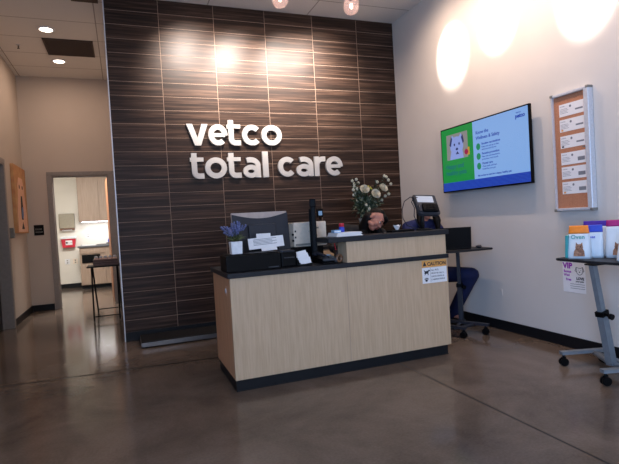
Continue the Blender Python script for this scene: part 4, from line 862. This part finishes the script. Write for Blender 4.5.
MB().prism(arc(0, 0, .022, .022, 0, 345, 16), .001, face_mtx((-1.075, EY - .1246, 1.01), (1, 0, 0), (0, 0, 1))).text('SHARPS', .024, face_mtx((-1.047, EY - .1246, 1.0), (1, 0, 0), (0, 0, 1))).build('label_print', 'ink', t)
for i, (x, z, lab) in enumerate([(-.645, 1.09, 'white outlet plate above the exam worktop, nearer the towel dispenser'), (-.50, 1.09, 'white outlet plate above the exam worktop, nearer the open door'), (-1.10, .53, 'white double outlet plate low on the exam room wall'), (-.94, .53, 'beige outlet plate low beside the exam base cabinet')]):
    o = solo(B(x - .05, x + .05, EY - .006, EY, z, z + .115, bev=.002), 'outlet_plate', 'beige' if i == 3 else 'white', lab, 'outlet'); B(x - .015, x + .015, EY - .008, EY - .005, z + .02, z + .045).box(x - .015, x + .015, EY - .008, EY - .005, z + .068, z + .093).build('socket', 'grey', o)
for i, (x, y, w, d_, rz, mm_, lab) in enumerate([(-.63, 5.96, .27, .19, 10, 'paper', 'white paper sheet spread at the near end of the exam worktop'), (-.33, 6.02, .24, .17, -12, 'steel', 'silver instrument tray on the exam worktop'), (-.06, 5.92, .18, .14, 20, 'paper', 'folded white towel on the exam worktop near the open door')]):
    solo(MB().box(-w / 2, w / 2, -d_ / 2, d_ / 2, 0, .02, bev=.004, mtx=Matrix.Translation((x, y, .926)) @ Matrix.Rotation(R(rz), 4, 'Z')), ['paper_sheet', 'instrument_tray', 'folded_towel'][i], mm_, lab, ['paper', 'tray', 'towel'][i])
t = thing('spray_bottle', 'small blue spray bottle at the far end of the exam worktop', 'bottle', (-.2, 6.15, .926)); MB().lathe([(0, 0), (.035, 0), (.038, .09), (.014, .13), (0, .13)], (-.2, 6.15, .926)).build('bottle_body', 'blue', t); B(-.235, -.185, 6.135, 6.165, 1.056, 1.09, bev=.004).build('spray_head', 'white', t)

# ------------------------------------------------------------------ people
def headshape(mb, mt, s=1.0):
    def E_(c, r, rx=0): mb.ell(mt @ Vector(c), tuple(v * s for v in r), mtx=mt.to_3x3().normalized() @ Matrix.Rotation(rx, 3, 'X'), sub=3)
    E_((0, .014, .032), (.074, .090, .080)); E_((0, -.022, -.012), (.060, .066, .082)); E_((0, -.040, -.078), (.036, .036, .030)); E_((0, -.062, -.092), (.017, .014, .013))
    for sx in (-1, 1):
        E_((sx * .032, -.058, -.03), (.026, .022, .026)); E_((sx * .026, -.078, .022), (.024, .010, .008)); E_((sx * .075, .014, -.008), (.008, .019, .030)); E_((sx * .040, -.02, -.066), (.022, .04, .022)); E_((sx * .010, -.088, -.027), (.008, .009, .007))
    E_((0, -.088, -.006), (.008, .012, .026), R(-18)); E_((0, -.098, -.022), (.010, .011, .009)); E_((0, -.079, -.052), (.022, .008, .005)); E_((0, -.077, -.062), (.019, .008, .006))
def hand(mb, w, d, up, s=1.0, side=1):   # wrist, pointing direction, back-of-hand normal
    w = Vector(w); d = Vector(d).normalized(); up = Vector(up).normalized(); sd = d.cross(up).normalized() * side; up = sd.cross(d) * side
    for k in (-1.4, -.4, .6, 1.5): mb.cap(w + d * .01 * s, w + d * .075 * s + sd * .017 * k * s, .013 * s, .0115 * s, sub=2)
    for k, l in ((-1.4, .058), (-.45, .074), (.55, .080), (1.5, .072)):
        p = w + d * .078 * s + sd * .0185 * k * s; dd = d; segl = l * s / 3
        for j in range(3):
            dd = (dd - up * .30).normalized(); q = p + dd * segl; mb.cap(p, q, (.0088 - .0008 * j) * s, (.0082 - .0008 * j) * s, sub=2); p = q
    p = w + d * .02 * s + sd * .022 * s
    for j, l in enumerate((.035, .030, .024)):
        dd = (d * .75 + sd * (.8 - .25 * j) - up * .15).normalized(); q = p + dd * l * s; mb.cap(p, q, (.012 - .0015 * j) * s, (.0108 - .0015 * j) * s, sub=2); p = q
def remesh(o, vox, it=2):
    m_ = o.modifiers.new('remesh', 'REMESH'); m_.mode = 'VOXEL'; m_.voxel_size = vox; m_.use_smooth_shade = True
    s_ = o.modifiers.new('smooth', 'SMOOTH'); s_.factor = .5; s_.iterations = it
def person(label, J, hm, top, legs, hairfn, sleeve):
    t = thing('person', label, 'person', (J['hip'][0], J['hip'][1], 0))
    V = {k: Vector(v) for k, v in J.items()}
    mb = MB(); hip, ch, nk = V['hip'], V['chest'], V['neck']; hc = hm.translation
    def torso(m, g=0):
        ax = (V['shL'] - V['shR']).normalized(); wv = ax * .085
        m.cap(hip + wv * .9, hip - wv * .9, .115 + g); m.cap(hip + wv * .55, ch + wv * .5 - (ch - hip) * .3, .105 + g, .100 + g); m.cap(hip - wv * .55, ch - wv * .5 - (ch - hip) * .3, .105 + g, .100 + g)
        m.cap(ch - (ch - hip) * .3 + wv * .5, ch + wv * .75, .105 + g, .098 + g); m.cap(ch - (ch - hip) * .3 - wv * .5, ch - wv * .75, .105 + g, .098 + g)
        m.cap(ch + wv * .6, V['shL'], .080 + g, .052 + g); m.cap(ch - wv * .6, V['shR'], .080 + g, .052 + g); m.cap(nk, V['shL'], .045 + g, .048 + g); m.cap(nk, V['shR'], .045 + g, .048 + g); m.cap(ch, nk, .085 + g, .05 + g)
    torso(mb)
    mb.cap(nk - (hc - nk) * .2, hc + (nk - hc) * .35, .052, .050)
    for s_ in 'LR':
        mb.cap(V['sh' + s_], V['el' + s_], .046, .036); mb.cap(V['el' + s_], V['wr' + s_], .036, .024)
        mb.cap(hip + (V['sh' + s_] - nk) * .45, V['kn' + s_], .082, .054); mb.cap(V['kn' + s_], V['an' + s_], .052, .034)
        mb.cap(V['an' + s_], V['an' + s_] + Vector(J['toe']) * .13 - Vector((0, 0, .035)), .032, .026)
        d = (V['wr' + s_] - V['el' + s_]).normalized(); d.z *= .3; hand(mb, V['wr' + s_], d, (0, 0, 1), 1.0, 1 if s_ == 'L' else -1)
    headshape(mb, hm)
    bd = mb.build('body', 'skin', t); remesh(bd, .0055, 2)
    m = MB(); torso(m, .012)
    for s_ in 'LR':
        m.cap(V['sh' + s_], V['el' + s_], .060, .050)
        if sleeve == 'long': m.cap(V['el' + s_], V['wr' + s_] - (V['wr' + s_] - V['el' + s_]) * .08, .048, .036)
    b = m.build('shirt', top, t); remesh(b, .010, 3)
    m = MB(); ax = (V['shL'] - V['shR']).normalized() * .08; m.cap(hip + ax, hip - ax, .132)
    for s_ in 'LR': m.cap(hip + (V['sh' + s_] - nk) * .45, V['kn' + s_], .100, .075); m.cap(V['kn' + s_], V['an' + s_] - Vector((0, 0, .01)), .072, .058)
    b = m.build('trousers', legs, t); remesh(b, .010, 3)
    for s_ in 'LR':
        m = MB(); a = V['an' + s_]; tv_ = Vector(J['toe']); m.cap(Vector((a.x, a.y, .045)) - tv_ * .03, Vector((a.x, a.y, .038)) + tv_ * .15, .044, .037); b = m.build('shoe', 'shoe', t); remesh(b, .009, 2)
    for sx in (-1, 1):
        mrot = hm.to_3x3().normalized()
        e_ = MB().ell(hm @ Vector((sx * .028, -.074, .006)), (.014, .008, .0075), mtx=mrot, sub=2).build('eye', 'eyew', t); MB().ell(hm @ Vector((sx * .028, -.0795, .003)), (.006, .004, .006), mtx=mrot, sub=2).build('iris', 'iris', e_)
        MB().ell(hm @ Vector((sx * .029, -.080, .011)), (.016, .006, .0035), mtx=mrot, sub=2).build('eyelid', 'hair', t)
        MB().tube([hm @ Vector((sx * .012, -.090, .026)), hm @ Vector((sx * .03, -.089, .032)), hm @ Vector((sx * .046, -.076, .025))], .0035, 6).build('eyebrow', 'hair', t)
    MB().ell(hm @ Vector((0, -.086, -.0535)), (.021, .005, .0042), mtx=hm.to_3x3().normalized(), sub=2).ell(hm @ Vector((0, -.084, -.061)), (.018, .006, .005), mtx=hm.to_3x3().normalized(), sub=2).build('lips', 'lip', t)
    m = MB(); hairfn(m, hm); b = m.build('hair', 'hair', t); remesh(b, .006, 1)
    return t
def head_m(c, fwd, up=(0, 0, 1)):
    y = -Vector(fwd).normalized(); z = Vector(up); x = y.cross(z).normalized(); z = x.cross(y); m_ = Matrix((x, y, z)).transposed().to_4x4(); m_.translation = Vector(c); return m_
def hair_side(m, hm):
    rot = hm.to_3x3().normalized(); E_ = lambda c, r: m.ell(hm @ Vector(c), r, mtx=rot, sub=3)
    E_((.01, .030, .046), (.084, .092, .084)); E_((.02, .055, .0), (.066, .070, .08)); E_((.026, -.036, .078), (.066, .050, .036)); E_((.050, .0, .04), (.058, .075, .07))
    c = hm @ Vector((.064, -.045, .05)); a = hm @ Vector((.088, -.01, -.01)); m.cap(c, a, .030, .036); z0 = a + Vector((.02, 0, -.10)); m.cap(a, z0, .038, .044); m.cap(z0, z0 + Vector((.01, -.02, -.06)), .044, .03)
    a = hm @ Vector((.03, .08, -.02)); m.cap(a, a + Vector((.03, .05, -.14)), .06, .05); m.cap(hm @ Vector((-.015, .06, -.03)), Vector((2.40, -1.18, 1.07)), .062, .070); m.cap(Vector((2.40, -1.18, 1.07)), Vector((2.36, -1.24, .98)), .070, .05)
def hair_long(sides, wide=1.0):
    def fn(m, hm):
        rot = hm.to_3x3().normalized(); E_ = lambda c, r: m.ell(hm @ Vector(c), r, mtx=rot, sub=3)
        E_((0, .028, .044), (.083, .092, .083)); E_((0, .05, -.01), (.080, .072, .09)); E_((0, -.036, .088), (.060, .046, .026))
        for sx in sides:
            c = hm @ Vector((sx * .062, -.03, .055)); a = hm @ Vector((sx * .086, -.01, -.01)); m.cap(c, a, .026, .030); z0 = a + Vector((sx * .012, -.035, -.13)); m.cap(a, z0, .032, .040); m.cap(z0, z0 + Vector((0, -.01, -.09)), .040, .020)
        a = hm @ Vector((0, .08, -.02)); m.cap(a, a + Vector((0, .03, -.17)), .065, .05)
    return fn
# dark-haired person bent over the desk
P1 = dict(hip=(2.28, -.90, .56), chest=(2.30, -1.06, .90), neck=(2.40, -1.16, 1.065), shL=(2.57, -1.12, 1.06), shR=(2.20, -1.12, 1.085), elL=(2.66, -1.36, .92), elR=(1.99, -1.33, .92), wrL=(2.50, -1.56, .895), wrR=(2.14, -1.56, .895),
          knL=(2.42, -1.30, .56), knR=(2.14, -1.30, .56), anL=(2.42, -1.22, .09), anR=(2.14, -1.22, .09), toe=(0, -1, 0))
person('dark-haired person in a dark top bent over the desk in front of the flowers', P1, head_m((2.475, -1.30, 1.168), (.28, -.72, -.62), (.75, .0, .8)), 'dcloth', 'dcloth', hair_side, 'long')
P2 = dict(hip=(3.05, -1.06, .56), chest=(3.08, -1.13, .94), neck=(3.12, -1.17, 1.11), shL=(3.29, -1.15, 1.07), shR=(2.93, -1.17, 1.07), elL=(3.36, -1.24, .90), elR=(2.86, -1.32, .90), wrL=(3.27, -1.44, .872), wrR=(3.02, -1.48, .872),
          knL=(3.44, -1.53, .545), knR=(3.12, -1.46, .54), anL=(3.38, -1.24, .09), anR=(3.08, -1.22, .09), toe=(.2, -.95, 0))
person('seated person in blue scrubs with long dark hair behind the payment terminal', P2, head_m((3.135, -1.22, 1.262), (-.1, -.95, -.3)), 'scrub', 'scrubp', hair_long((-1, 1)), 'short')
def stool(x, y, label):
    t = thing('office_stool', label, 'stool', (x, y, 0), 'rolling stools behind the desk')
    MB().lathe([(0, .375), (.17, .375), (.19, .395), (.19, .425), (.17, .44), (0, .44)], (x, y, 0), 28).build('seat', 'black', t); MB().cyl((x, y, .08), (x, y, .376), .025).build('gas_post', 'steel', t)
    for k in range(5):
        a = 2 * math.pi * k / 5 + .3; q = Vector((x + .23 * math.cos(a), y + .23 * math.sin(a), .065)); l = MB().tube([(x, y, .10), q], .018, 8, taper=.012).build('base_leg', 'black', t); MB().cyl(q + Vector((-.012, 0, -.04)), q + Vector((.012, 0, -.04)), .025, seg=14).cyl(q + Vector((0, 0, -.04)), q, .007, seg=8).build('caster', 'black', l)
stool(2.28, -.88, 'black rolling stool under the dark-haired person bent over the desk')
stool(3.04, -1.02, 'black rolling stool under the person in blue scrubs')
